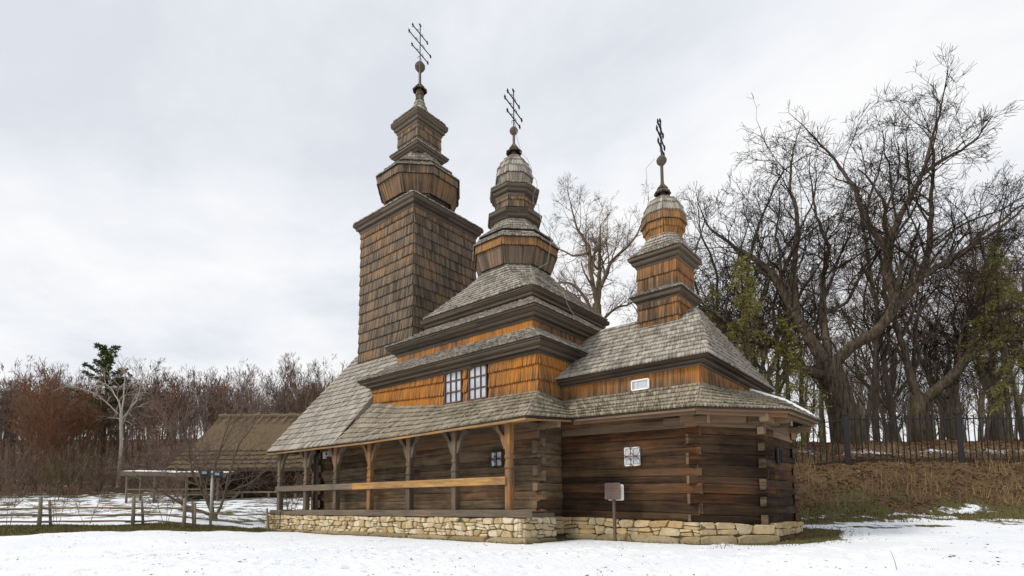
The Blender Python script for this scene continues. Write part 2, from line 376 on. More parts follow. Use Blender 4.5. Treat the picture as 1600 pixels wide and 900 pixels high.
# ---- shingled surfaces
def poly_at(pl, cum, s):
    s = min(max(s, -0.2), cum[-1] + 0.3)
    for i in range(len(pl) - 1):
        if s <= cum[i + 1] or i == len(pl) - 2:
            k = (s - cum[i]) / max(1e-9, cum[i + 1] - cum[i]); return pl[i] + (pl[i + 1] - pl[i]) * k
class Shingled:
    def __init__(s): s.sh = Acc(); s.dk = Acc()
    def patch(s, left, right, row=0.36, w=0.13, prot=0.2, thick=0.05, tip=0.026, pgrad=0.0, deck=0.07, sag=0.0, gap=0.004):
        """left and right edges as polylines from bottom to top, as seen from outside"""
        L = [np.array(q, float) for q in left]; R = [np.array(q, float) for q in right]
        def cum(P):
            c = [0.0]
            for i in range(len(P) - 1): c.append(c[-1] + np.linalg.norm(P[i + 1] - P[i]))
            return c
        cL, cR = cum(L), cum(R); H = (cL[-1] + cR[-1]) / 2
        vb = [0.0]
        for i in range(len(L) - 1):
            sl_ = ((cL[i+1] - cL[i]) / cL[-1] + (cR[i+1] - cR[i]) / cR[-1]) / 2; k_ = max(1, round(sl_ * H / row))
            for q in range(k_): vb.append(vb[-1] + sl_ / k_)
        n = len(vb) - 1
        def S(v): return poly_at(L, cL, v * cL[-1]), poly_at(R, cR, v * cR[-1])
        for i in range(n):
            v0, v1 = vb[i], vb[i + 1]; rh = v1 - v0
            a, b = S(v0); c, d = S(min(1.0, v1 + 0.06 * rh))
            mid = unit(np.cross(b - a if np.linalg.norm(b - a) > 1e-6 else d - c, (c + d) / 2 - (a + b) / 2))
            width = max(np.linalg.norm(b - a), np.linalg.norm(d - c))
            m_ = max(1, round(width / w)); us = [0.0]
            for q in range(m_): us.append(us[-1] + rnd.uniform(0.6, 1.4))
            us = [x / us[-1] for x in us]
            up = unit((c + d) / 2 - (a + b) / 2); off0 = rnd.random() * 3
            for q in range(m_):
                u0, u1 = us[q], us[q + 1]; um = (u0 + u1) / 2
                wd = (u1 - u0) * width; gfrac = min(0.2, gap / max(wd, 0.01)) * (u1 - u0)
                u0 += gfrac; u1 -= gfrac
                jit = rnd.uniform(-0.007, 0.007); th = thick * rnd.uniform(0.8, 1.25)
                sg = -sag * math.sin(math.pi * um)
                z_ = V3(0, 0, sg * (1 - v0))
                p0 = a + (b - a) * u0 + up * (tip + jit) + z_; p1 = a + (b - a) * u1 + up * (tip + jit) + z_
                pm = a + (b - a) * um + up * (jit - tip * 0.25) + z_
                q0 = c + (d - c) * u0 + z_ * 0.7; q1 = c + (d - c) * u1 + z_ * 0.7
                lo = mid * th; hi = mid * 0.004
                vs = [p0 + lo, pm + lo, p1 + lo, q1 + hi, q0 + hi, p0, pm, p1]
                fs = [(0, 1, 2, 3, 4), (5, 6, 1, 0), (6, 7, 2, 1), (5, 0, 4), (7, 3, 2)]
                pv = prot(um, (v0 + v1) / 2) if callable(prot) else prot
                rr = rnd.random()
                ts = [(rr, pv - pgrad * .5, 0.0)] * 3 + [(rr, pv + pgrad, 0.0)] * 2 + [(rr, pv - pgrad * .5, 0.0)] * 3
                if callable(prot):
                    pt = prot(um, v1) + pgrad; pb = prot(um, v0) - pgrad * .5
                    ts = [(rr, pb, 0)] * 3 + [(rr, pt, 0)] * 2 + [(rr, pb, 0)] * 3
                gx = rnd.random() * 60; H_ = float(np.linalg.norm(q0 - p0))
                gs = [(gx, gx, 0), (gx, gx + wd/2, 0), (gx, gx + wd, 0), (gx + H_, gx + wd, 0), (gx + H_, gx, 0), (gx, gx, 0), (gx, gx + wd/2, 0), (gx, gx + wd, 0)]
                s.sh.add(vs, fs, ts, gs)
        # boarding below the shingles
        k = len(L)
        for i in range(k - 1):
            a, b, c, d = L[i], R[i], R[i + 1], L[i + 1]
            nn = unit(np.cross(b - a if np.linalg.norm(b - a) > 1e-6 else c - d, (c + d) / 2 - (a + b) / 2))
            z_ = V3(0, 0, -sag * 0.0)
            t0 = [x - nn * 0.014 for x in (a, b, c, d)]; t1 = [x - nn * (0.014 + deck) for x in (a, b, c, d)]
            s.dk.add(t0 + t1, [(0, 1, 2, 3), (7, 6, 5, 4), (0, 4, 5, 1), (1, 5, 6, 2), (2, 6, 7, 3), (3, 7, 4, 0)], (rnd.random(), 0.15, 0),
                     [(0, 0, 0), (3, 0, 0), (3, 2, 0), (0, 2, 0)] * 2)
    def ngon(s, c, rings, sides=8, **k):
        """rings: (apothem, z) from bottom to top; flats face the axes"""
        for j in range(sides):
            a0 = 2 * math.pi * (j - 0.5) / sides - math.pi / 2; a1 = a0 + 2 * math.pi / sides
            q = 1 / math.cos(math.pi / sides)
            lf = [(c[0] + r * q * math.cos(a0), c[1] + r * q * math.sin(a0), z) for r, z in rings]
            rt = [(c[0] + r * q * math.cos(a1), c[1] + r * q * math.sin(a1), z) for r, z in rings]
            s.patch(lf, rt, **k)
    def rect2oct(s, x0, x1, y0, y1, z, c, mid, top, ch=0.3, **k):
        """from a rectangle with clipped corners at z over mid rings to an octagon (apothem, z)"""
        rings = []
        def loop(hx0, hx1, hy0, hy1, cc, zz):
            return [V3(hx0 + cc, hy0, zz), V3(hx1 - cc, hy0, zz), V3(hx1, hy0 + cc, zz), V3(hx1, hy1 - cc, zz), V3(hx1 - cc, hy1, zz), V3(hx0 + cc, hy1, zz), V3(hx0, hy1 - cc, zz), V3(hx0, hy0 + cc, zz)]
        base = loop(x0, x1, y0, y1, ch, z)
        ap, zt = top; tt = ap * math.tan(math.pi / 8)
        tl = loop(c[0] - ap, c[0] + ap, c[1] - ap, c[1] + ap, ap - tt, zt)
        rings = [base]
        for fr, zz in mid: rings.append([V3(*((a + (b - a) * fr)[:2]), zz) for a, b in zip(base, tl)])
        rings.append(tl)
        for j in range(8):
            s.patch([r[j] for r in rings], [r[(j + 1) % 8] for r in rings], **k)
    def build(s, name, mat, parent, dmat=None, dname=None):
        d = s.dk.build(name, dmat or M['deck'], parent)
        s.sh.build('shingles', mat, d, kind='stuff')
        return d

def slotted(prof, d=0.045, h=0.026):
    out = [prof[0]]
    for (o0, z0), (o1, z1) in zip(prof, prof[1:]):
        if z1 - z0 > 0.055: out += [(o1, z1 - h), (o1 - d, z1 - h * 0.9), (o1 - d, z1 - 0.002)]
        out.append((o1, z1))
    return out
def ring_boards(name, mat, parent, c, prof, sides=4, half=None, bow=0.0):
    """moulded cornice: one stepped board ring; prof = (apothem, z); half = (hx, hy) adds a rectangle to the square"""
    prof = slotted(prof); A = Acc(); q = 1 / math.cos(math.pi / sides)
    hx, hy = half or (0, 0)
    def pt(r, z, j):
        a = 2 * math.pi * (j - 0.5) / sides - math.pi / 2
        x, y = r * q * math.cos(a), r * q * math.sin(a)
        return V3(c[0] + x + math.copysign(hx, x), c[1] + y + math.copysign(hy, y), z)
    for i in range(len(prof) - 1):
        for j in range(sides):
            a, b = pt(*prof[i], j), pt(*prof[i], j + 1); d, e_ = pt(*prof[i + 1], j), pt(*prof[i + 1], j + 1)
            L = float(np.linalg.norm(b - a)); g = rnd.random() * 30; hh = float(np.linalg.norm(d - a))
            nseg = max(1, int(L / 2.2)); t_ = rnd.random()
            for kx in range(nseg):
                f0, f1 = kx / nseg, (kx + 1) / nseg
                A.add([a + (b - a) * f0, a + (b - a) * f1, d + (e_ - d) * f1, d + (e_ - d) * f0], [(0, 1, 2, 3)], (min(1, max(0, t_ * 0.6 + rnd.random() * 0.5)), rnd.random() * 0.3, 0),
                      [(g + L * f0, g, 0), (g + L * f1, g, 0), (g + L * f1, g + hh, 0), (g + L * f0, g + hh, 0)])
    return A.build(name, mat, parent)

# ------------------------------------------------------------------ terrain
def sm(x, a, b):
    k = np.clip((x - a) / (b - a), 0, 1); return k * k * (3 - 2 * k)
def vnoise(x, y, s=1.0, seed=0):
    x = np.asarray(x, float) / s + seed * 17.3; y = np.asarray(y, float) / s + seed * 9.1
    return (np.sin(x * 1.7 + 1.3 * np.sin(y * 1.1)) + np.sin(y * 1.9 + 1.7 * np.sin(x * 0.7 + 2)) + 0.5 * np.sin(x * 3.7 + y * 2.9) + 0.5 * np.sin(y * 4.3 - x * 3.1)) / 3.0
def toe(r): return 22.0 + 14.0 * (1 - sm(r, 3.5, 11.5))
def gz_rf(r, f):
    r = np.asarray(r, float); f = np.asarray(f, float)
    zl = np.interp(f, [0, 11, 18, 24, 34, 45, 55, 72, 95, 140, 260, 900], [-0.12, 0, 0.16, 0.36, 1.05, 1.95, 3.4, 7.6, 12.5, 19.0, 26, 40])
    wl = sm(-r, 10.5, 17.0); wl = np.maximum(wl, sm(f, 28, 40)); zl = np.where(f > 11, zl * wl, zl)
    t_ = toe(r); fr = f - t_
    zr = np.interp(fr, [-30, -7, -1.5, 0, 1.5, 3.6, 4.8, 7, 10, 20, 40, 90, 900], [-0.1, 0.02, 0.34, 0.6, 1.2, 2.55, 3.2, 4.05, 4.65, 5.5, 6.3, 8.0, 9])
    s_ = sm(r, -4, 6)
    z = zl * (1 - s_) + zr * s_
    amp = np.clip((f - 4) / 30, 0.25, 1.0)
    z = z + (0.035 * vnoise(r, f, 1.6) + 0.016 * vnoise(r, f, 0.35, 9) * (f < 26)) * amp + 0.10 * vnoise(r, f, 5.0, 2) * np.clip((f - 24) / 20, 0, 1)
    bk = sm(r, 7, 9) * sm(f - t_, -1.5, 1) * (1 - sm(f - t_, 9, 14))
    z = z + bk * (0.15 * vnoise(r, f, 1.1, 7) + 0.07 * vnoise(r, f, 0.4, 8))
    return z
def gz(x, y):
    r, f = RF(x, y); return float(gz_rf(r, f))
def church_dist(x, y):
    """rough distance outside the church's footing"""
    def rect(x0, x1, y0, y1):
        ddx = np.maximum(np.maximum(x0 - x, x - x1), 0); ddy = np.maximum(np.maximum(y0 - y, y - y1), 0); return np.hypot(ddx, ddy)
    d = np.minimum(rect(-15.4, 0.7, -0.3, 11.5), rect(0, 5.0, 2.6, 9.3))
    return np.minimum(d, np.hypot(x - 4.0, y - 5.98) - 3.0)
def cover(r, f, x, y):
    snow = np.ones_like(r)
    # grass strip before the plank fence on the left
    lo = np.interp(r, [-30, -18, -14, -10.5], [17.8, 18.8, 22.3, 25.5]); hi = np.interp(r, [-30, -18, -14, -10.5], [24.0, 24.2, 25.6, 26.3])
    lo = lo + 0.7 * vnoise(x, y, 0.9, 11); hi = hi + 0.4 * vnoise(x, y, 0.7, 12)
    band = sm(f, lo - 0.5, lo + 0.7) * (1 - sm(f, hi, hi + 1.0)) * (1 - sm(r, -11.5, -10))
    snow -= 0.75 * band
    back = sm(f, 25, 29) * (1 - sm(r, -8, -5)); snow -= 0.46 * back
    wood_ = sm(f, 44, 50) * (1 - sm(r, -8, -4)); snow -= 0.22 * wood_
    fr = f - toe(r); rt = sm(r, 6.5, 9)
    bank = sm(fr, -2.4, -0.2) * rt; strk = vnoise(r * 0.35, f * 1.5, 0.8, 21) + 0.6 * vnoise(r * 0.5, f * 2.2, 0.35, 22)
    snow = snow - rt * (1 - np.clip(0.54 - (fr + 1.5) * 0.15 + 0.42 * strk, 0.0, 1.0)) * (fr > -6)
    snow += 0.5 * sm(fr, 5.2, 5.8) * (1 - sm(fr, 6.2, 7.0)) * rt
    snow += 0.22 * sm(fr, 12, 14) * rt
    cdist = church_dist(x, y)
    ring = 1 - sm(cdist, 0.12, 0.55); side = (1 - sm(cdist + 0.25 * vnoise(x, y, 0.7, 3), 0.5, 1.5)) * sm(x, 5.2, 6.6) * (1 - sm(y, 7.5, 9.5))
    snow -= np.maximum(ring, side) * 0.9
    litter = np.clip(bank * sm(fr + 1.5 * vnoise(r, f, 1.3, 4) + 0.8 * vnoise(r, f, 0.45, 14), 0.2, 2.6) * 0.95 + 0.9 * wood_ + 0.1 * bank, 0, 1)
    litter = np.clip(litter + 0.35 * ring, 0, 1)
    return snow, litter
rs_ = random.Random(12); FOOT = []
for (r0_, f0_, dr_, df_) in ((-9, 9.5, .62, .28), (9, 11, -.6, .12), (1.5, 8.2, .5, .42), (-4, 15, -.66, -.1), (13, 16.5, -.5, -.42), (-14, 15.5, .6, -.3)):
    r__, f__ = r0_, f0_
    for i_ in range(26):
        r__ += dr_ + rs_.gauss(0, .05); f__ += df_ + rs_.gauss(0, .05); sd_ = .13 if i_ % 2 else -.13
        FOOT.append((r__ - df_ * sd_, f__ + dr_ * sd_))
for i_ in range(150): FOOT.append((rs_.uniform(-14, 16), rs_.uniform(8, 19)))
ang = np.concatenate([np.radians(np.linspace(-180, -66, 40)), np.radians(np.linspace(-60, 60, 380)), np.radians(np.linspace(66, 180, 40))])
rad = np.concatenate([[0.4, 1.0, 1.8], np.concatenate([np.geomspace(2.6, 6.9, 14), np.geomspace(7, 21, 150), np.geomspace(21.3, 60, 90)]), np.geomspace(63, 900, 40)])
A_, D_ = np.meshgrid(ang, rad)
gr_, gf_ = D_ * np.sin(A_), D_ * np.cos(A_)
gx_ = C0[0] + RH[0] * gr_ + FH[0] * gf_; gy_ = C0[1] + RH[1] * gr_ + FH[1] * gf_
gz_ = gz_rf(gr_, gf_)
for (r__, f__) in FOOT:
    wpn = np.where((np.abs(gr_ - r__) < .6) & (np.abs(gf_ - f__) < .6))
    d2 = (gr_[wpn] - r__) ** 2 / .012 + (gf_[wpn] - f__) ** 2 / .03
    gz_[wpn] += -0.055 * np.exp(-d2) + 0.018 * np.exp(-((np.sqrt(d2) - 1.7) ** 2) * 3)
sn_, li_ = cover(gr_, gf_, gx_, gy_)
nr, na_ = gx_.shape
verts = np.stack([gx_, gy_, gz_], -1).reshape(-1, 3)
ii, jj = np.meshgrid(np.arange(nr - 1), np.arange(na_ - 1), indexing='ij')
q0 = (ii * na_ + jj).ravel()
faces = np.stack([q0, q0 + na_, q0 + na_ + 1, q0 + 1], -1)
def np_mesh(name, verts, faces, k):
    me = bpy.data.meshes.new(name); n = len(faces)
    me.vertices.add(len(verts)); me.vertices.foreach_set('co', np.asarray(verts, np.float32).ravel())
    me.loops.add(n * k); me.loops.foreach_set('vertex_index', np.asarray(faces, np.int32).ravel())
    me.polygons.add(n); me.polygons.foreach_set('loop_start', np.arange(0, n * k, k, dtype=np.int32))
    me.update(calc_edges=True)
    return me
gme = np_mesh('ground', verts, faces[:, ::-1], 4)
a = gme.attributes.new('cover', 'FLOAT_COLOR', 'POINT')
a.data.foreach_set('color', np.stack([sn_, li_, np.zeros_like(sn_), np.ones_like(sn_)], -1).astype(np.float32).ravel())
gme.polygons.foreach_set('use_smooth', [True] * len(gme.polygons)); gme.materials.append(M['ground'])
if gme.polygons[len(gme.polygons) // 2].normal.z < 0: gme.flip_normals()
g_o = link('ground', gme, None, 'structure')

# ------------------------------------------------------------------ CHURCH
church = empty('wooden_church', (-4.6, 5.98, 0))
tag(church, 'old dark log church with three shingled towers, domes and porch on a stone footing', 'church')
YC = 5.98
XW, XE, YN, YNN = -9.26, 0.0, 1.53, 10.43
YA, XA, DA = 2.84, 4.87, 1.53
cT, cN, cA = (-11.44, YC), (-4.6, YC), (2.72, YC)

# ---- stone footings
def masonry(parent, p0, p1, zb0, zb1, zt0, zt1, mat, n_rows, wmin, wmax, depth=0.16, split=0.25, joint=0.012):
    """irregular stones on a vertical face from p0 to p1 (outside to the right of p0->p1 when seen from above)"""
    p0 = V3(*p0, 0); p1 = V3(*p1, 0); L = np.linalg.norm(p1 - p0); d = (p1 - p0) / L; nrm = V3(d[1], -d[0], 0)
    ph = [rnd.random() * 9 for _ in range(n_rows + 1)]
    cuts = [0.0]
    for i in range(n_rows): cuts.append(cuts[-1] + rnd.uniform(0.75, 1.3))
    cuts = [c / cuts[-1] for c in cuts]
    def zz(k, x):
        zb = zb0 + (zb1 - zb0) * x / L; zt = zt0 + (zt1 - zt0) * x / L
        wv = 0 if k in (0,) else (0.034 * math.sin(x * 2.3 + ph[k]) + 0.024 * math.sin(x * 6.1 + ph[k] * 2)) * (0.5 if k == n_rows else 1)
        return zb + (zt - zb) * cuts[k] + wv
    for k in range(n_rows):
        x = 0.0
        xs = [(0.0, 0.0)]
        while x < L - wmin * 0.6:
            x = min(L, x + rnd.uniform(wmin, wmax)); sl = rnd.uniform(-0.075, 0.075) if x < L - 0.01 else 0
            xs.append((x - sl, x + sl))
        xs[-1] = (L, L)
        for i in range(len(xs) - 1):
            b0, t0 = xs[i]; b1, t1 = xs[i + 1]
            if min(b1 - b0, t1 - t0) < 0.05: continue
            cells = [((b0, zz(k, b0)), (b1, zz(k, b1)), (t1, zz(k + 1, t1)), (t0, zz(k + 1, t0)))]
            if rnd.random() < split:
                f_ = rnd.uniform(0.38, 0.62); a_, b_, c_, d_ = cells[0]
                ml = (a_[0] + (d_[0] - a_[0]) * f_, a_[1] + (d_[1] - a_[1]) * f_); f2 = f_ + rnd.uniform(-.12, .12)
                mr = (b_[0] + (c_[0] - b_[0]) * f2, b_[1] + (c_[1] - b_[1]) * f2)
                cells = [(a_, b_, mr, ml), (ml, mr, c_, d_)]
            for cell in cells:
                cx = sum(q[0] for q in cell) / 4; cz = sum(q[1] for q in cell) / 4
                out = []
                for i4 in range(4):                       # clip the corners
                    a_, b_ = cell[i4], cell[(i4 + 1) % 4]
                    f_ = rnd.uniform(0.05, 0.27); g_ = rnd.uniform(0.05, 0.27)
                    out.append((a_[0] + (b_[0] - a_[0]) * f_, a_[1] + (b_[1] - a_[1]) * f_)); out.append((b_[0] + (a_[0] - b_[0]) * g_, b_[1] + (a_[1] - b_[1]) * g_))
                def sh(q, dd):
                    vx, vz = q[0] - cx, q[1] - cz; l_ = math.hypot(vx, vz) + 1e-6
                    return (q[0] - vx / l_ * dd, q[1] - vz / l_ * dd)
                pr = rnd.uniform(0.015, 0.1); A = Acc()
                rings = []
                for dd, off in ((joint, -depth), (joint, pr - 0.028), (joint + 0.03, pr + rnd.uniform(-.006, .008))):
                    rings.append([p0 + d * sh(q, dd)[0] + V3(0, 0, sh(q, dd)[1]) + nrm * (off + rnd.uniform(-0.006, 0.006) * (off > 0)) for q in out])
                vs = rings[0] + rings[1] + rings[2]
                fs = []
                for rI in (0, 1):
                    for j in range(8): fs.append((rI*8+j, rI*8+(j+1) % 8, rI*8+8+(j+1) % 8, rI*8+8+j))
                fs.append(tuple(range(16, 24)))
                A.add(vs, fs, (rnd.random(), 0, 0)); A.build('stone', mat, parent)
def prism(acc, poly, z0, z1, tone=(0.4, 0.1, 0)):
    n = len(poly); zb = z0 if isinstance(z0, list) else [z0] * n; zt = z1 if isinstance(z1, list) else [z1] * n
    vs = [(x, y, zb[i]) for i, (x, y) in enumerate(poly)] + [(x, y, zt[i]) for i, (x, y) in enumerate(poly)]
    fs = [(i, (i + 1) % n, n + (i + 1) % n, n + i) for i in range(n)] + [tuple(range(n, 2 * n)), tuple(range(n - 1, -1, -1))]
    acc.add(vs, fs, tone, [(q[0] + q[1], q[2], 0) for q in vs])

A = Acc(); prism(A, [(-15.3, -0.2), (0.62, -0.2), (0.62, 1.5), (-9, 3.0), (-15.3, 11.8)], -0.4, 0.70)
porch_foot = A.build('porch_foundation', M['mortar'], church)
masonry(porch_foot, (-15.35, -0.22), (0.66, -0.22), 0.08, 0.13, 0.74, 0.725, M['stone'], 3, 0.15, 0.46, split=0.33)
masonry(porch_foot, (0.66, -0.22), (0.66, 1.45), 0.1, 0.1, 0.735, 0.72, M['stone'], 3, 0.2, 0.42)
masonry(porch_foot, (-15.35, 3.0), (-15.35, -0.22), 0.1, 0.1, 0.74, 0.74, M['stone'], 4, 0.2, 0.4)
# broad footing stones along the bottom of the porch wall
masonry(porch_foot, (-14.6, -0.36), (0.78, -0.36), -0.35, -0.25, 0.10, 0.14, M['footing'], 1, 0.9, 2.3, depth=0.3, split=0)
masonry(porch_foot, (0.78, -0.36), (0.78, 1.4), -0.3, -0.3, 0.13, 0.1, M['footing'], 1, 0.6, 1.1, depth=0.3, split=0)
P_ap = [(0.1, 1.4), (0.1, 2.72), (XA + 0.1, 2.72), (6.53, 4.3), (6.53, 7.66), (XA + 0.1, 9.38), (0.1, 9.38), (0.1, 10.6), (-9.3, 10.6), (-9.3, 1.4)]
A = Acc(); prism(A, P_ap, -0.4, [0.68, 0.68, 0.52, 0.46, 0.46, 0.46, 0.6, 0.6, 0.6, 0.66])
foot2 = A.build('church_foundation', M['mortar'], church)
masonry(foot2, (0.12, 1.5), (0.12, 2.7), 0.12, 0.12, 0.71, 0.72, M['slab'], 3, 0.25, 0.5)
masonry(foot2, (0.12, 2.7), (XA + 0.06, 2.7), 0.13, 0.16, 0.725, 0.575, M['slab'], 2, 0.24, 0.66, split=0.45)
masonry(foot2, (XA + 0.06, 2.7), (6.55, 4.3), 0.2, 0.2, 0.575, 0.49, M['slab'], 1, 0.4, 0.75, split=0.35)
masonry(foot2, (6.55, 4.3), (6.55, 7.66), 0.12, 0.12, 0.54, 0.5, M['slab'], 2, 0.3, 0.5)
masonry(foot2, (0.3, 2.57), (XA + 0.12, 2.57), -0.3, -0.25, 0.15, 0.17, M['footing'], 1, 0.9, 1.9, depth=0.25, split=0)
masonry(foot2, (XA + 0.12, 2.57), (6.7, 4.15), -0.25, -0.2, 0.2, 0.2, M['footing'], 1, 0.9, 1.6, depth=0.25, split=0)

# ---- log walls
def log(parent, p0, p1, z0a, z1a, z0b, z1b, mat, tone, bulge=0.05, depth=0.16, endlight=0.55):
    p0 = V3(*p0, 0); p1 = V3(*p1, 0); L = np.linalg.norm(p1 - p0); d = (p1 - p0) / L; nrm = V3(d[1], -d[0], 0)
    n = max(3, int(L / 0.7)); A = Acc(); rings = []; g0 = rnd.random() * 90
    ph, ph2 = rnd.random() * 6, rnd.random() * 6; bl = bulge * rnd.uniform(0.6, 1.25)
    prof = [(-depth, 0.004), (bl * 0.1, 0.008), (bl * 0.75, 0.06), (bl, 0.3), (bl, 0.7), (bl * 0.75, 0.94), (bl * 0.1, 0.992), (-depth, 0.996)]
    vs, ts, gs, fs = [], [], [], []
    for i in range(n + 1):
        f_ = i / n; za = z0a + (z0b - z0a) * f_; zb = z1a + (z1b - z1a) * f_
        wv = 0.016 * math.sin(f_ * L * 1.3 + ph); wo_ = 0.012 * math.sin(f_ * L * 0.9 + ph2)
        for j, (o, k_) in enumerate(prof):
            vs.append(p0 + d * (L * f_) + nrm * (o + (wo_ + rnd.uniform(-.011, .011) if 0 < j < 7 else 0)) + V3(0, 0, za + (zb - za) * k_ + wv * (1 if 1 < j < 6 else 0.3)))
            ts.append(tone); gs.append((g0 + L * f_, g0 + k_ * 0.3, o))
    for i in range(n):
        for j in range(8):
            fs.append((i*8+j, (i+1)*8+j, (i+1)*8+(j+1) % 8, i*8+(j+1) % 8))
    for e_ in (0, n):
        k_ = len(vs); vs += [vs[e_*8+j] for j in range(8)]; ts += [(tone[0], tone[1], endlight)] * 8; gs += [gs[e_*8+j] for j in range(8)]
        fs.append(tuple(range(k_, k_ + 8)) if e_ else tuple(range(k_ + 7, k_ - 1, -1)))
    A.add(vs, fs, ts, gs)
    return A.build('log', mat, parent)
def log_wall(name, p0, p1, zb0, zb1, zt0, zt1, n, ext0=(0, 0), ext1=(0, 0), warm=0.1, top_pale=2, seed=1, endlight=0.55, mat='log'):
    """ext0/ext1: how far logs of even/odd courses run past the corner"""
    rr = random.Random(seed)
    P0 = V3(*p0, 0); P1 = V3(*p1, 0); L = np.linalg.norm(P1 - P0); d = (P1 - P0) / L; nrm = V3(d[1], -d[0], 0)
    A = Acc(); q0 = P0 - nrm * 0.05; q1 = P1 - nrm * 0.05; r1_ = P1 - nrm * 0.24; r0_ = P0 - nrm * 0.24
    prism(A, [tuple(q0[:2]), tuple(q1[:2]), tuple(r1_[:2]), tuple(r0_[:2])], [zb0, zb1, zb1, zb0], [zt0, zt1, zt1, zt0])
    core = A.build(name, M['core'], church)
    cuts = [0.0]
    for i in range(n): cuts.append(cuts[-1] + rr.uniform(0.7, 1.35))
    cuts = [c / cuts[-1] for c in cuts]
    for i in range(n):
        e0 = ext0[i % 2]; e1 = ext1[i % 2]
        a_ = P0 - d * e0; b_ = P1 + d * e1
        z = lambda e_, k: (zb0 + (zt0 - zb0) * k) if e_ == 0 else (zb1 + (zt1 - zb1) * k)
        pale = i >= n - top_pale
        tone = (rr.random() * 0.9, max(0, warm + rr.uniform(-0.25, 0.35)), 0.0)
        log(core, a_[:2], b_[:2], z(0, cuts[i]), z(0, cuts[i + 1]), z(1, cuts[i]), z(1, cuts[i + 1]), M['palelog'] if pale else M[mat], tone, bulge=0.03 + (0.05 if pale and i == n - 1 else 0), endlight=endlight)
    return core
SQ = DA / math.sqrt(2)
log_wall('nave_log_wall', (XW, YN), (XE, YN), 0.72, 0.72, 4.35, 4.35, 12, ext1=(0.16, 0.0), warm=0.12, top_pale=3, seed=3, mat='porchlog')
log_wall('narthex_log_wall', (-13.3, YN), (XW - 0.02, YN), 0.72, 0.72, 4.35, 4.35, 12, ext0=(0.2, 0.0), warm=0.05, top_pale=2, seed=5, mat='porchlog')
log_wall('narthex_log_wall', (-13.3, 10.4), (-13.3, YN), 0.72, 0.72, 4.35, 4.35, 12, ext1=(0, 0.2), warm=0.05, top_pale=1, seed=6)
log_wall('nave_log_wall', (XE, YN), (XE, YA + 0.1), 0.72, 0.72, 4.6, 4.6, 12, ext0=(0.0, 0.16), warm=0.02, top_pale=1, seed=4, mat='porchlog')
log_wall('apse_log_wall', (XE + 0.06, YA), (XA, YA), 0.72, 0.575, 4.3, 4.2, 13, ext1=(0.0, 0.1), warm=0.3, top_pale=3, seed=8, endlight=0.95)
log_wall('apse_log_wall', (XA, YA), (XA + DA, YA + DA), 0.575, 0.49, 4.2, 4.1, 13, ext0=(0.27, 0.0), ext1=(0.0, 0.24), warm=0.04, top_pale=3, seed=21, endlight=0.95)
log_wall('apse_log_wall', (XA + DA, YA + DA), (XA + DA, 2 * YC - YA - DA), 0.49, 0.49, 4.1, 4.1, 13, ext0=(0.26, 0.0), ext1=(0, 0.22), warm=0.0, top_pale=3, seed=10, endlight=0.95)
log_wall('apse_log_wall', (XA + DA, 2 * YC - YA - DA), (XA, 2 * YC - YA), 0.49, 0.55, 4.1, 4.2, 13, ext0=(0.27, 0.0), warm=0.0, top_pale=3, seed=12)
A = Acc(); prism(A, [(XW, YN + 0.25), (XE - 0.25, YN + 0.25), (XE - .25, YNN), (XW, YNN)], 0.5, 4.9); prism(A, [(-13.1, YN + .25), (XW + .02, YN + .25), (XW + .02, YNN), (-13.1, YNN)], 0.5, 4.35)
prism(A, [(0.02, YA + .25), (XA - 0.1, YA + .25), (XA + DA - .26, YA + DA + .1), (XA + DA - .26, 9.12 - DA - .1), (XA - .1, 8.88), (0.02, 8.88)], 0.4, 4.1)
A.build('inner_wall', M['core'], church)

# beam ends and brackets under the eaves of the apse
def br(name, a, b, w, h, mat='palelog', tone=None, **k):
    return one_beam(name, M[mat], church, a, b, w, h, tone=tone or (rnd.random(), 0.25, 0), endtone=0.75, **k)
br('bracket_beam', (3.95, YA - 0.12, 3.62), (5.3, YA - 0.12, 3.585), 0.24, 0.24)
br('bracket_beam', (4.55, 2.52, 3.66), (6.0, 3.72, 3.62), 0.3, 0.24)
br('bracket_beam', (6.0, 3.98, 3.62), (7.0, 4.6, 3.6), 0.26, 0.22)
br('bracket_beam', (6.58, 3.6, 3.6), (6.58, 5.2, 3.6), 0.24, 0.24)
br('bracket_beam', (6.2, 5.0, 3.55), (7.0, 5.0, 3.55), 0.22, 0.2)
br('bracket_beam', (6.2, 7.2, 3.6), (7.0, 7.5, 3.6), 0.22, 0.2)
br('bracket_beam', (-0.2, YN - 0.02, 3.78), (0.85, YN - 0.02, 3.76), 0.2, 0.22)
one_beam('porch_sill', M['post'], church, (0.5, -0.005, 0.79), (0.5, 1.46, 0.79), 0.3, 0.14, tone=(0.6, 0, 0))
br('bracket_beam', (0.02, YN + 0.6, 3.8), (0.02, -0.35, 3.72), 0.16, 0.18)
# ---- wall plates carrying the rafters
br('wall_plate', (1.0, 2.2, 3.86), (5.1, 2.2, 3.76), 0.14, 0.16)
br('wall_plate', (5.12, 2.2, 3.76), (7.02, 4.1, 3.68), 0.14, 0.15)
br('wall_plate', (7.02, 4.1, 3.67), (7.02, 7.85, 3.8), 0.14, 0.15)

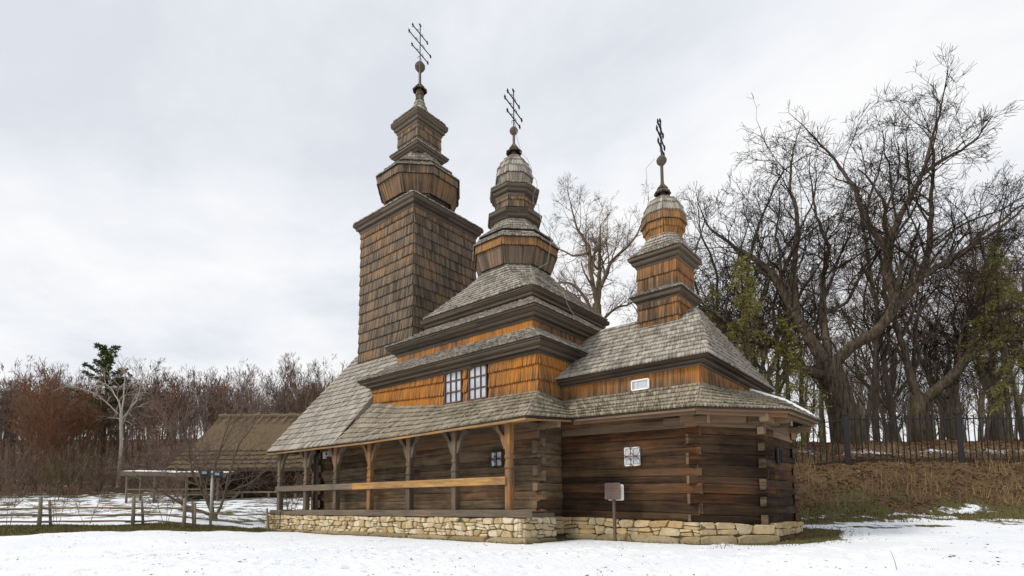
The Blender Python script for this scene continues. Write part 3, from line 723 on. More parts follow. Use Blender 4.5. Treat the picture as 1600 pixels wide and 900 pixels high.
# ---- porch: sill, posts, braces, rail, plate
SILLZ0, SILLZ1 = 0.74, 0.985
one_beam('porch_sill', M['post'], church, (-14.9, -0.13, 0.87), (-7.2, -0.13, 0.86), 0.25, 0.235, tone=(0.75, 0.0, 0))
one_beam('porch_sill', M['post'], church, (-7.19, -0.13, 0.86), (0.87, -0.13, 0.855), 0.25, 0.235, tone=(0.6, 0.02, 0))
one_beam('porch_sill', M['post'], church, (-14.75, 0.02, 0.87), (-14.75, 6.0, 0.87), 0.25, 0.22, tone=(0.6, 0.0, 0))
A = Acc()
for i in range(28):
    beam(A, (-14.6 + i * 0.545, -0.0, 0.9), (-14.6 + i * 0.545, 1.5, 0.9), 0.53, 0.05)
A.build('porch_floor', M['post'], church)
def porch_post(x, y, braces, tone, seed, dirs='x'):
    r_ = random.Random(seed); A = Acc()
    prof = [(0.115, 0.97), (0.115, 2.22), (0.085, 2.25), (0.125, 2.29), (0.122, 2.33), (0.088, 2.56), (0.12, 2.60), (0.12, 2.68), (0.095, 2.71), (0.105, 2.80), (0.115, 3.05), (0.115, 3.72)]
    vs, fs, gs = [], [], []; g0 = r_.random() * 50
    for i, (h, z) in enumerate(prof):
        ch = h * 0.22
        for j, (a_, b_) in enumerate(((-h+ch, -h), (h-ch, -h), (h, -h+ch), (h, h-ch), (h-ch, h), (-h+ch, h), (-h, h-ch), (-h, -h+ch))):
            vs.append((x + a_, y + b_, z)); gs.append((g0 + z, g0 + j * 0.1, 0))
    for i in range(len(prof) - 1):
        for j in range(8): fs.append((i*8+j, i*8+(j+1) % 8, i*8+8+(j+1) % 8, i*8+8+j))
    fs.append(tuple(range(7, -1, -1))); fs.append(tuple(range(len(prof)*8-8, len(prof)*8)))
    A.add(vs, fs, tone, gs); po = A.build('porch_post', M['post'], church)
    for s_ in braces:
        A = Acc()                                              # curved knee brace, sawn from a thick board
        outer, inner = [], []
        for k in range(7):
            f_ = k / 6; ox = 0.10 + 0.46 * f_ ** 1.25; oz = 2.92 + 0.76 * f_ ** 0.8
            wd = 0.145 + 0.05 * math.sin(f_ * math.pi * 2.6)
            nx, nz = 0.8, -0.6
            outer.append((ox + nx * wd * 0.55, oz + nz * wd * 0.55)); inner.append((ox - nx * wd * 0.55, oz - nz * wd * 0.55))
        loop = outer + inner[::-1]; n_ = len(loop); th = 0.07
        def P_(u, v, z): return (x + s_ * u, y + v, z) if dirs == 'x' else (x + v, y + s_ * u, z)
        vs = [P_(u, -th, z) for u, z in loop] + [P_(u, th, z) for u, z in loop]
        fs = [(i, (i + 1) % n_, n_ + (i + 1) % n_, n_ + i) for i in range(n_)]
        for k in range(6): fs += [(k, k + 1, n_ - 2 - k, n_ - 1 - k), (n_ + k, n_ + n_ - 1 - k, n_ + n_ - 2 - k, n_ + k + 1)]
        A.add(vs, fs, (tone[0], tone[1] * 0.7, 0), [(q[2] + q[0] * .5, q[0] + q[1], 0) for q in vs]); A.build('knee_brace', M['post'], po)
    return po
tones = [(0.55, 0.62, 0), (0.35, 0.22, 0), (0.3, 0.22, 0), (0.4, 0.66, 0), (0.45, 0.45, 0), (0.6, 0.15, 0), (0.75, 0.0, 0)]
for k in range(7):
    porch_post(-2.4 * k, -0.02, (-1,) if k == 0 else ((1,) if k == 6 else (-1, 1)), tones[k], 40 + k)
for y_ in (1.75, 4.0): porch_post(-14.4, y_, (-1, 1), (0.5, 0.1, 0), 60 + int(y_), 'y')
one_beam('porch_plate', M['post'], church, (-14.75, -0.02, 3.80), (-6.4, -0.02, 3.775), 0.2, 0.2, tone=(0.6, 0.35, 0))
one_beam('porch_plate', M['newwood'], church, (-6.39, -0.02, 3.775), (1.0, -0.02, 3.78), 0.2, 0.2, tone=(0.35, 0.25, 0))
one_beam('porch_plate', M['post'], church, (-14.4, 0.1, 3.8), (-14.4, 10, 3.8), 0.2, 0.18, tone=(0.5, 0.1, 0))
one_beam('railing', M['post'], church, (-14.52, -0.17, 1.985), (-8.2, -0.17, 1.93), 0.075, 0.25, tone=(0.85, 0.0, 0))
one_beam('railing', M['newwood'], church, (-8.19, -0.17, 1.93), (-0.03, -0.17, 1.885), 0.075, 0.255, tone=(0.5, 0.55, 0))
one_beam('railing', M['post'], church, (-14.55, 0.0, 1.9), (-14.55, 4.0, 1.9), 0.075, 0.2, tone=(0.7, 0.0, 0))
one_beam('eave_board', M['newwood'], church, (-14.95, -0.46, 3.655), (-7.0, -0.46, 3.575), 0.05, 0.07, tone=(0.2, 0.2, 0))
one_beam('eave_board', M['newwood'], church, (-6.99, -0.46, 3.575), (1.02, -0.46, 3.675), 0.05, 0.07, tone=(0.4, 0.3, 0))
one_beam('eave_board', M['newwood'], church, (1.02, -0.44, 3.66), (1.02, 1.95, 3.88), 0.05, 0.06, tone=(0.3, 0.2, 0))
for k in range(22):                                   # rafter tails seen from below
    x_ = -14.5 + k * 0.7
    one_beam('rafter', M['post'], church, (x_, -0.44, 3.66), (x_, 1.4, 4.66), 0.1, 0.1, tone=(rnd.random(), 0.3, 0))
# dark doorway frame at the porch's far end
one_box('door_jamb', M['cornice'], church, (-13.62, 1.36, 0.95), (-13.36, 1.62, 3.6), (0.1, 0, 0))

# ---- roofs ----
ZE = 3.70
SLW = 1.165
def zw(y): return ZE + 0.05 + SLW * (y + 0.5)
S = Shingled()
S.patch([(-14.92, -0.5, 3.77), (-14.82, 3.76, zw(3.76)), (-14.8, YC, zw(YC))], [(-9.18, -0.5, 3.69), (-9.22, 3.76, zw(3.76)), (-9.2, YC, zw(YC))], row=0.385, w=0.125, prot=0.12, deck=0.06, sag=0.03)
S.patch([(-9.2, 12.46, 3.75), (-9.2, YC, zw(YC))], [(-14.85, 12.46, 3.75), (-14.8, YC, zw(YC))], row=0.385, w=0.2, prot=0.1)
S.build('narthex_roof', M['roof'], church)
A = Acc(); A.add([(-14.6, 0, 3.8), (-14.6, 11.9, 3.8), (-14.6, YC, zw(YC) - .15), (-14.5, 0, 3.8), (-14.5, 11.9, 3.8), (-14.5, YC, zw(YC) - .15)], [(0, 2, 1), (3, 4, 5), (0, 1, 4, 3), (1, 2, 5, 4), (2, 0, 3, 5)], (0.5, 0.2, 0))
A.build('gable', M['deck'], church)
A = Acc(); A.add([(-9.19, -0.45, 3.66), (-9.19, 1.53, 5.45), (-9.19, 1.53, zw(1.53) - 0.01), (-9.19, -0.45, 3.735), (-9.25, -0.45, 3.66), (-9.25, 1.53, 5.45), (-9.25, 1.53, zw(1.53) - .01), (-9.25, -0.45, 3.735)],
    [(0, 1, 2, 3), (7, 6, 5, 4), (0, 3, 7, 4), (1, 5, 6, 2), (3, 2, 6, 7)], (0.1, 0, 0)); A.build('roof_step_board', M['roof'], church)
S = Shingled()
def ptop(x): return float(np.interp(x, [-9.2, -7.2, -4.5, 0.1], [5.78, 5.38, 5.09, 5.0]))
xs = [-9.17, -7.2, -4.6, 1.06]; xt = [-9.17, -7.2, -4.6, 0.03]
zb_ = [3.69, 3.665, 3.66, 3.775]
for i in range(3):
    def cv(k): return [(xs[k], -0.5, zb_[k]), ((xs[k] + xt[k]) / 2, 0.5, zb_[k] + (ptop(xt[k]) - zb_[k]) * 0.475), (xt[k], 1.56, ptop(xt[k]) + 0.01)]
    S.patch(cv(i), cv(i + 1), row=0.36, w=0.115, prot=0.08)
S.patch([(1.06, -0.5, 3.775), (0.55, 0.5, 4.36), (0.0, 1.56, 5.02)], [(1.06, 1.98, 3.99), (0.56, 2.5, 4.37), (0.0, 2.9, 4.85)], row=0.33, w=0.13, prot=0.08)
S.build('porch_roof', M['roof_moss'], church)
S = Shingled()
hipSE = [(5.22, 2.0, 3.88), (5.16, 2.42, 4.26), (5.06, 2.86, 4.76)]
hipE = [(7.24, 3.9, 3.80), (6.2, 4.12, 4.2), (5.07, 4.45, 4.8)]
hipNE = [(7.24, 7.94, 3.95), (6.2, 7.8, 4.70), (5.07, 7.5, 5.2)]
hipN = [(5.22, 9.96, 3.95), (5.16, 9.54, 4.35), (5.06, 9.1, 4.93)]
S.patch([(1.06, 1.98, 3.99), (0.56, 2.46, 4.36), (0.0, 2.86, 4.84)], hipSE, row=0.25, w=0.11, prot=0.05)
S.patch(hipSE, hipE, row=0.25, w=0.11, prot=0.05)
S.patch(hipE, hipNE, row=0.25, w=0.11, prot=0.05); S.patch(hipNE, hipN, row=0.3, w=0.2, prot=0.05)
S.patch(hipN, [(1.0, 9.98, 4.0), (0.5, 9.5, 4.4), (0.0, 9.1, 4.98)], row=0.3, w=0.2, prot=0.05)
S.build('apse_skirt_roof', M['roof_moss'], church)
one_beam('eave_board', M['palelog'], church, (1.06, 2.06, 3.90), (5.18, 2.06, 3.79), 0.05, 0.07, tone=(0.6, 0.2, 0))
one_beam('eave_board', M['palelog'], church, (5.19, 2.06, 3.79), (7.18, 3.93, 3.71), 0.05, 0.06, tone=(0.5, 0.2, 0))
one_beam('eave_board', M['palelog'], church, (7.18, 3.95, 3.71), (7.18, 7.9, 3.83), 0.05, 0.06, tone=(0.5, 0.2, 0))
# ridge of old snow left on the shaded side of the apse roof
A = Acc(); rr = random.Random(5)
for i in range(24):
    f0, f1 = 0.02 + i / 25, 0.02 + (i + 1) / 25
    def hp(f_):
        k = f_ * 2; i_ = min(1, int(k)); k -= i_; a_, b_ = V3(*hipNE[i_]), V3(*hipNE[i_ + 1]); return a_ + (b_ - a_) * k
    p, q = hp(f0), hp(f1); wd = 0.55 + 0.25 * math.sin(i * 1.1); th = 0.1 * min(1, (i + 1) / 4)
    up = V3(0.1, 0.1, 1); n2_ = V3(-0.35, 0.93, -0.12)
    A.add([p + up * .03, q + up * .03, q + up * (.03 + th) + n2_ * .05, p + up * (.03 + th) + n2_ * .05, p + n2_ * wd + up * .03, q + n2_ * wd + up * .03], [(0, 1, 2, 3), (3, 2, 5, 4)], (1, 0, 0))
sn = A.build('roof_snow', M['snow'], None, 'stuff'); tag(sn, 'thin white snow strip along the far slope of the low apse roof', 'snow')

# apse upper storey
def fade(lo, hi, k=1.0):                                # warm colour kept under the eaves, greyed towards the roof below
    return lambda u, v: lo + (hi - lo) * (v ** k)
S = Shingled()
S.patch([(0.0, YA, 4.6), (0.0, YA, 5.42)], [(5.05, YA, 4.6), (5.05, YA, 5.42)], row=0.9, w=0.1, prot=fade(0.1, 0.95, 0.8))
S.patch([(5.05, YA, 4.6), (5.05, YA, 5.42)], [(5.05, 9.12, 4.6), (5.05, 9.12, 5.42)], row=0.9, w=0.1, prot=fade(0.15, 0.75))
S.patch([(5.05, 9.12, 4.6), (5.05, 9.12, 5.42)], [(0, 9.12, 4.6), (0, 9.12, 5.42)], row=0.67, w=0.2, prot=0.5)
S.build('apse_upper_wall', M['amber'], church)
def rect_cornice(name, x0, x1, y0, y1, prof):
    """prof: (overhang, z) from the wall out"""
    prof = slotted(prof); A = Acc()
    for i in range(len(prof) - 1):
        (o0, za), (o1, zb) = prof[i], prof[i + 1]
        c0 = [(x0-o0, y0-o0, za), (x1+o0, y0-o0, za), (x1+o0, y1+o0, za), (x0-o0, y1+o0, za)]; c1 = [(x0-o1, y0-o1, zb), (x1+o1, y0-o1, zb), (x1+o1, y1+o1, zb), (x0-o1, y1+o1, zb)]
        for j in range(4):
            a_, b_, c_, d_ = (V3(*q) for q in (c0[j], c0[(j+1) % 4], c1[(j+1) % 4], c1[j])); L = float(np.linalg.norm(b_ - a_)); hh = float(np.linalg.norm(d_ - a_)); ns = max(1, int(L / 2.4)); g = rnd.random() * 40
            base = rnd.random()
            for k in range(ns):
                f0, f1 = k / ns, (k + 1) / ns
                A.add([a_+(b_-a_)*f0, a_+(b_-a_)*f1, d_+(c_-d_)*f1, d_+(c_-d_)*f0], [(0, 1, 2, 3)], (0.5 * base + 0.5 * rnd.random(), rnd.random() * 0.35, 0), [(g+L*f0, g, 0), (g+L*f1, g, 0), (g+L*f1, g+hh, 0), (g+L*f0, g+hh, 0)])
    return A.build(name, M['cornice'], church)
rect_cornice('apse_cornice', -0.9, 5.05, YA, 9.12, [(0.0, 5.25), (0.05, 5.25), (0.07, 5.32), (0.19, 5.335), (0.23, 5.405), (0.34, 5.42), (0.36, 5.495), (-0.1, 5.52)])
S = Shingled()
ex, ey0, ey1 = 5.47, 2.42, 9.54
S.patch([(0.02, ey0, 5.5), (-0.4, 4.2, 6.8), (-0.9, YC, 8.22)], [(ex, ey0, 5.48), (4.72, 4.2, 6.78), (3.86, YC, 8.2)], row=0.37, w=0.11, prot=0.02)
S.patch([(ex, ey0, 5.48), (4.72, 4.2, 6.78), (3.86, YC - 0.01, 8.2)], [(ex, ey1, 5.48), (4.72, 7.76, 6.78), (3.86, YC + 0.01, 8.2)], row=0.37, w=0.11, prot=0.02)
S.patch([(ex, ey1, 5.48), (3.86, YC, 8.2)], [(0.02, ey1, 5.5), (-0.9, YC, 8.22)], row=0.34, w=0.2, prot=0.02)
S.build('apse_roof', M['roof'], church)
A = Acc(); prism(A, [(-0.3, YA + .08), (4.98, YA + .08), (4.98, 9.05), (-0.3, 9.05)], 4.2, 5.44); A.build('apse_loft', M['core'], church)

# nave storeys
S = Shingled()
def nprot(u, v):
    edge = 0.55 if u < 0.48 else 0.1
    return (0.97 if u < 0.5 else 0.8) - (0.75 if u > 0.55 else 0.3) * max(0, (0.42 - v) / 0.42) ** 1.0
NZ0, NZ1 = 4.85, 6.46
S.patch([(XW, YN, NZ0 + .4), (XW, YN, 6.6)], [(-4.62, YN, NZ0 + .05), (-4.62, YN, 6.5)], row=0.47, w=0.095, thick=0.075, tip=0.045, pgrad=0.14, prot=lambda u, v: 0.82)
S.patch([(-2.24, YN, NZ0 + .02), (-2.24, YN, 6.46)], [(0.03, YN, NZ0), (0.03, YN, 6.43)], row=0.5, w=0.095, thick=0.075, tip=0.045, pgrad=0.14, prot=lambda u, v: 0.78 - 1.1 * max(0, 0.4 - v))
S.patch([(-3.56, YN, NZ0), (-3.56, YN, 6.46)], [(-3.32, YN, NZ0), (-3.32, YN, 6.46)], row=0.5, w=0.095, thick=0.075, tip=0.045, pgrad=0.14, prot=lambda u, v: 0.75 - 1.1 * max(0, 0.5 - v))
S.patch([(0.03, YN, NZ0), (0.03, YN, 6.43)], [(0.03, YNN, NZ0), (0.03, YNN, 6.43)], row=0.5, w=0.1, thick=0.075, tip=0.045, pgrad=0.14, prot=lambda u, v: 0.8 - 1.2 * max(0, 0.5 - v))
S.patch([(XW, YNN, NZ0), (XW, YNN, 6.46)], [(XW, YN, NZ0), (XW, YN, 6.46)], row=0.5, w=0.2, prot=0.7)
S.build('nave_upper_wall', M['amber'], church)
A = Acc(); prism(A, [(XW + .05, YN + .14), (XE - .05, YN + .14), (XE - .05, YNN - .05), (XW + .05, YNN - .05)], 4.2, 6.5)
prism(A, [(-7.9, 1.98), (-0.55, 1.98), (-.55, 9.9), (-7.9, 9.9)], 6.5, 7.9); prism(A, [(-7.45, 3.45), (-1.7, 3.45), (-1.7, 8.5), (-7.45, 8.5)], 7.9, 9.5)
A.build('nave_inner_wall', M['core'], church)
rect_cornice('nave_cornice', XW, XE, YN, YNN, [(0.0, 6.28), (0.06, 6.28), (0.10, 6.38), (0.2, 6.40), (0.25, 6.50), (0.4, 6.53), (0.46, 6.63), (0.48, 6.63), (0.48, 6.69), (-0.1, 6.71)])
S = Shingled(); E1 = (-9.79, 0.52, 1.01, 10.95)
def rect_roof(S, e, z0, t, z1, **k):
    a_ = [(e[0], e[2]), (e[1], e[2]), (e[1], e[3]), (e[0], e[3])]; b_ = [(t[0], t[2]), (t[1], t[2]), (t[1], t[3]), (t[0], t[3])]
    for j in range(4):
        i2 = (j + 1) % 4
        S.patch([(*a_[j], z0), tuple((np.array(a_[j]) * .5 + np.array(b_[j]) * .5)) + (z0 * .5 + z1 * .5 - .04,), (*b_[j], z1)], [(*a_[i2], z0), tuple((np.array(a_[i2]) * .5 + np.array(b_[i2]) * .5)) + (z0 * .5 + z1 * .5 - .04,), (*b_[i2], z1)], **k)
rect_roof(S, E1, 6.70, (-8.05, -0.5, 1.9, 10.06), 7.42, row=0.28, w=0.115, prot=0.0, deck=0.03)
S.build('nave_roof', M['roof'], church)
S = Shingled()
B2 = (-8.0, -0.48, 1.9, 10.06)
c4 = [(B2[0], B2[2]), (B2[1], B2[2]), (B2[1], B2[3]), (B2[0], B2[3])]
for j in range(4):
    a_, b_ = c4[j], c4[(j + 1) % 4]
    S.patch([(*a_, 7.2), (*a_, 7.86)], [(*b_, 7.2), (*b_, 7.86)], row=0.7, w=0.12, prot=(lambda u, v: 0.5 + 0.4 * u) if j == 0 else 0.35)
S.build('nave_attic_wall', M['amber'], church)
rect_cornice('nave_cornice', *B2, [(0.0, 7.66), (0.05, 7.66), (0.08, 7.78), (0.18, 7.80), (0.22, 7.90), (0.33, 7.93), (0.38, 8.02), (0.39, 8.09), (-0.1, 8.1)])
S = Shingled(); E2 = (-8.42, -0.06, 1.48, 10.48)
rect_roof(S, E2, 8.10, (-7.5, -1.66, 3.4, 8.56), 9.25, row=0.3, w=0.115, prot=0.0, deck=0.03)
S.build('nave_roof', M['roof'], church)
B3 = (-7.52, -1.66, 3.36, 8.60)
rect_cornice('nave_cornice', *B3, [(0.0, 9.12), (0.05, 9.12), (0.07, 9.24), (0.17, 9.27), (0.2, 9.38), (0.3, 9.42), (0.33, 9.52), (0.34, 9.58), (-0.1, 9.6)])
S = Shingled()
S.rect2oct(B3[0] - .37, B3[1] + .37, B3[2] - .37, B3[3] + .37, 9.59, cN, [(0.35, 10.28), (0.7, 10.98)], (1.33, 11.75), ch=0.32, row=0.28, w=0.13, prot=0.0, deck=0.04)
S.build('nave_roof', M['roof'], church)

# paired arched windows of the nave
def nave_window(x0, x1, z0, z1):
    A = Acc(); y = YN - 0.02; w = 0.055
    arch = lambda u: z1 - 0.13 * (2 * u - 1) ** 2
    beam(A, (x0, y, z0), (x0, y, arch(0)), w, 0.09, up=(0, 1, 0)); beam(A, (x1, y, z0), (x1, y, arch(1)), w, 0.09, up=(0, 1, 0)); beam(A, (x0 - .06, y - .03, z0), (x1 + .06, y - .03, z0), 0.12, 0.06)
    n = 6
    for i in range(n):
        u0, u1 = i / n, (i + 1) / n; beam(A, (x0 + (x1 - x0) * u0, y, arch(u0)), (x0 + (x1 - x0) * u1, y, arch(u1)), 0.09, w)
    wo_ = A.build('window', M['frame'], church)
    for k in (1, 2):
        one_beam('muntin', M['frame'], wo_, (x0 + (x1 - x0) * k / 3, y - .005, z0 + .03), (x0 + (x1 - x0) * k / 3, y - .005, arch(k / 3) - .02), 0.036, 0.05, up=(0, 1, 0))
        one_beam('muntin', M['frame'], wo_, (x0 + .03, y - .008, z0 + (z1 - z0) * k / 3), (x1 - .03, y - .008, z0 + (z1 - z0) * k / 3), 0.05, 0.04)
    for i in range(3):
        for j in range(3):
            A = Acc(); a_, b_ = x0 + (x1 - x0) * i / 3 + .02, x0 + (x1 - x0) * (i + 1) / 3 - .02; za, zb = z0 + (z1 - z0) * j / 3 + .02, z0 + (z1 - z0) * (j + 1) / 3 - .02
            zl, zr = (zb, zb) if j < 2 else (arch(i / 3) - .02, arch((i + 1) / 3) - .02)
            ty = rnd.uniform(-.004, .004)
            A.add([(a_, y + .02, za), (b_, y + .02 + ty, za), (b_, y + .02 + ty, zr), (a_, y + .02, zl), (a_, y + .032, za), (b_, y + .032, za), (b_, y + .032, zr), (a_, y + .032, zl)], [(0, 1, 2, 3), (7, 6, 5, 4), (0, 4, 5, 1), (2, 6, 7, 3), (0, 3, 7, 4), (1, 5, 6, 2)], (0.5, 0, 0))
            A.build('pane', M['glass'], wo_)
nave_window(-4.54, -3.64, 5.08, 6.38); nave_window(-3.24, -2.34, 5.05, 6.35)
A = Acc()
for x0, x1 in ((-4.68, -3.44), (-3.44, -2.2)):
    n = 8
    for i in range(n):
        u0, u1 = i / n, (i + 1) / n; f_ = lambda u: 6.42 - 0.13 * (2 * u - 1) ** 2
        a_, b_ = x0 + (x1 - x0) * u0, x0 + (x1 - x0) * u1
        A.add([(a_, YN - .07, f_(u0)), (b_, YN - .07, f_(u1)), (b_, YN - .07, 6.52), (a_, YN - .07, 6.52), (a_, YN + .02, f_(u0)), (b_, YN + .02, f_(u1)), (b_, YN + .02, 6.52), (a_, YN + .02, 6.52)], [(0, 1, 2, 3), (0, 4, 5, 1)], (0.5, 0.3, 0), [(a_, 0, 0), (b_, 0, 0), (b_, .1, 0), (a_, .1, 0)] * 2)
A.build('window_hood', M['rust'], church)

# small barred windows
def small_window(o, ux, uy, nx, ny, w, h, glass='white', bars=True, scroll=True):
    """o: centre on the wall; u: along wall; n: outward"""
    o = V3(*o); u = V3(ux, uy, 0); n = V3(nx, ny, 0); z = V3(0, 0, 1)
    A = Acc()
    for s_ in (-1, 1):
        beam(A, o + u * s_ * w / 2 - z * h / 2, o + u * s_ * w / 2 + z * h / 2, 0.045, 0.05, up=tuple(n)); beam(A, o - u * w / 2 + z * s_ * h / 2, o + u * w / 2 + z * s_ * h / 2, 0.045, 0.05, up=tuple(n))
    beam(A, o - z * h / 2, o + z * h / 2, 0.05, 0.05, up=tuple(n))
    wo_ = A.build('window', M[glass], church)
    for s_ in (-1, 1):
        A = Acc(); c_ = o + u * s_ * w / 4 + n * 0.012
        a_, b_ = u * (w / 4 - .035), z * (h / 2 - .035)
        A.add([c_ - a_ - b_, c_ + a_ - b_, c_ + a_ + b_, c_ - a_ + b_, c_ - a_ - b_ - n * .02, c_ + a_ - b_ - n * .02, c_ + a_ + b_ - n * .02, c_ - a_ + b_ - n * .02], [(0, 1, 2, 3), (7, 6, 5, 4), (0, 4, 5, 1), (1, 5, 6, 2), (2, 6, 7, 3), (3, 7, 4, 0)], (0.5, 0, 0)); A.build('pane', M['blackmetal'] if glass == 'blackmetal' else M['glass'], wo_)
    if scroll:
        A = Acc(); f_ = o + n * 0.09
        tube(A, [f_ - u * w * .85, f_ + u * w * .75], 0.011, 5); tube(A, [f_ - z * h * .65, f_ + z * h * .8], 0.011, 5)
        for sx in (-1, 1):
            for sz in (-1, 1):
                cc = f_ + u * sx * w * .3 + z * sz * h * .32
                tube(A, [cc + (u * math.cos(t_) * w * .3 + z * math.sin(t_) * h * .3) for t_ in np.linspace(0, 2 * math.pi, 15)], 0.011, 4)
        for sx in (-.5, .5): tube(A, [f_ + u * sx * w, f_ + u * sx * w - n * .1], 0.011, 4)
        A.build('window_grille', M['rustiron'] if glass == 'white' else M['iron'], wo_)
    elif bars:
        A = Acc()
        for s_ in (-.25, 0.0, .25): tube(A, [o + u * s_ * w + n * .05 - z * h * .5, o + u * s_ * w + n * .05 + z * h * .5], 0.012, 4)
        A.build('window_grille', M['iron'], wo_)
small_window((2.80, YA - 0.075, 2.64), 1, 0, 0, -1, 0.5, 0.56)
small_window((-1.83, YN - 0.075, 2.76), 1, 0, 0, -1, 0.52, 0.54, 'frame')
small_window((6.40 + 0.07, 5.55, 2.6), 0, 1, 1, 0, 0.5, 0.44, 'blackmetal', True, False)
# little loft window of the apse
A = Acc(); lo, hi = (2.86, 4.77), (3.44, 5.07)
for s_ in (0, 1):
    beam(A, ((lo, hi)[s_][0], YA - .075, lo[1]), ((lo, hi)[s_][0], YA - .075, hi[1]), 0.05, 0.08, up=(0, 1, 0)); beam(A, (lo[0], YA - .075, (lo, hi)[s_][1]), (hi[0], YA - .075, (lo, hi)[s_][1]), 0.08, 0.05)
wo_ = A.build('window', M['white'], church)
one_box('pane', M['glass'], wo_, (lo[0] + .02, YA - .08, lo[1] + .02), (hi[0] - .02, YA - .065, hi[1] - .02))
one_beam('muntin', M['white'], wo_, (3.02, YA - .09, lo[1]), (3.02, YA - .09, hi[1]), 0.03, 0.03, up=(0, 1, 0))

# ---- bell tower over the narthex
S = Shingled(); h = 2.24
def tprot(u, v): return 0.05 + 0.42 * max(0.0, (v - 0.86) / 0.14) + 0.2 * max(0.0, (0.2 - v) / 0.2)
TZ0, TZ1 = 7.7, 16.15
q4 = [(-h, -h), (h, -h), (h, h), (-h, h)]
for j in range(4):
    a_, b_ = q4[j], q4[(j + 1) % 4]
    tp = 0.985                                        # the tower narrows a little upwards
    S.patch([(cT[0] + a_[0], cT[1] + a_[1], TZ0), (cT[0] + a_[0] * tp, cT[1] + a_[1] * tp, TZ1)], [(cT[0] + b_[0], cT[1] + b_[1], TZ0), (cT[0] + b_[0] * tp, cT[1] + b_[1] * tp, TZ1)], row=0.53, w=0.085, thick=0.07, tip=0.035, pgrad=0.22, prot=(lambda u, v: tprot(u, v) + 0.1) if j == 0 else tprot)
S.build('bell_tower_wall', M['wallsh'], church)
ring_boards('tower_cornice', M['cornice'], church, cT, [(2.2, 15.92), (2.26, 15.92), (2.3, 16.08), (2.4, 16.12), (2.44, 16.26), (2.52, 16.3), (2.54, 16.46), (2.0, 16.5)])
S = Shingled()
S.rect2oct(cT[0]-2.56, cT[0]+2.56, cT[1]-2.56, cT[1]+2.56, 16.47, cT, [(0.5, 16.66), (0.82, 16.92)], (1.5, 17.15), ch=0.12, row=0.27, w=0.14, prot=0.0, deck=0.03)
S.build('tower_roof', M['roof'], church)
ring_boards('drum_neck', M['cornice'], church, cT, [(1.44, 16.95), (1.48, 17.2), (1.56, 17.22), (1.57, 17.36), (1.64, 17.38), (1.65, 17.5), (1.4, 17.55)], 8)
S = Shingled(); S.ngon(cT, [(1.74, 17.45), (2.09, 18.32)], row=1.2, w=0.11, prot=lambda u, v: 0.42)
S.ngon(cT, [(2.13, 18.3), (2.14, 18.78)], row=0.5, w=0.11, prot=lambda u, v: 0.3)
S.build('drum', M['wallsh'], church)
S = Shingled(); S.ngon(cT, [(2.23, 18.74), (1.9, 19.0), (1.7, 19.22)], row=0.2, w=0.14, prot=0.0, deck=0.03)
S.ngon(cT, [(1.82, 19.24), (1.25, 19.75), (0.8, 20.4)], row=0.26, w=0.14, prot=0.0, deck=0.03)
S.build('drum_roof', M['roof'], church)
ring_boards('lantern_skirt', M['cornice'], church, cT, [(0.8, 20.18), (0.88, 20.2), (0.92, 20.28), (1.02, 20.3), (1.06, 20.38), (1.14, 20.4), (1.15, 20.5), (0.8, 20.75)])
S = Shingled(); S.ngon(cT, [(1.18, 20.5), (0.86, 20.78)], 4, row=0.2, w=0.13, prot=0.0, deck=0.02); S.build('lantern_skirt_roof', M['roof'], church)
S = Shingled(); S.ngon(cT, [(0.85, 20.55), (0.845, 22.0)], 4, row=0.48, w=0.15, prot=lambda u, v: 0.25); S.build('lantern_wall', M['wallsh'], church)
ring_boards('lantern_cornice', M['cornice'], church, cT, [(0.84, 21.78), (0.9, 21.78), (0.92, 21.92), (1.0, 21.95), (1.02, 22.1), (1.1, 22.14), (1.13, 22.24), (1.14, 22.42), (0.7, 22.46)])
S = Shingled(); S.rect2oct(cT[0]-1.16, cT[0]+1.16, cT[1]-1.16, cT[1]+1.16, 22.43, cT, [(0.5, 22.74), (0.8, 23.2)], (0.2, 23.9), ch=0.28, row=0.24, w=0.12, prot=0.0, deck=0.02); S.build('spire', M['roof'], church)
S = Shingled(); S.ngon(cT, [(0.2, 23.86), (0.18, 24.55)], 8, row=0.34, w=0.14, prot=0.1, deck=0.02); S.ngon(cT, [(0.36, 24.5), (0.22, 24.7), (0.08, 24.95)], 8, row=0.25, w=0.14, prot=0.1, deck=0.02)
S.build('spire_shaft', M['wallsh'], church)
def finial(c, zb, rs, zball, rb, ztop, mat='cornice', tone=(0.5, 0.1, 0)):
    A = Acc(); z = zb
    prof = [(rs * 1.3, zb), (rs, zb + 0.25), (rs, zball - rb * 1.1), (rb * .55, zball - rb * .85), (rb * .93, zball - rb * .35), (rb, zball + rb * .05), (rb * .9, zball + rb * .3), (rb * .55, zball + rb * .75), (rb * .12, zball + rb * 1.05)]
    lathe(A, c, prof, 12, tone); return A.build('finial', M[mat], church, smooth=False)
finial(cT, 24.85, 0.075, 26.0, 0.3, 26.3)
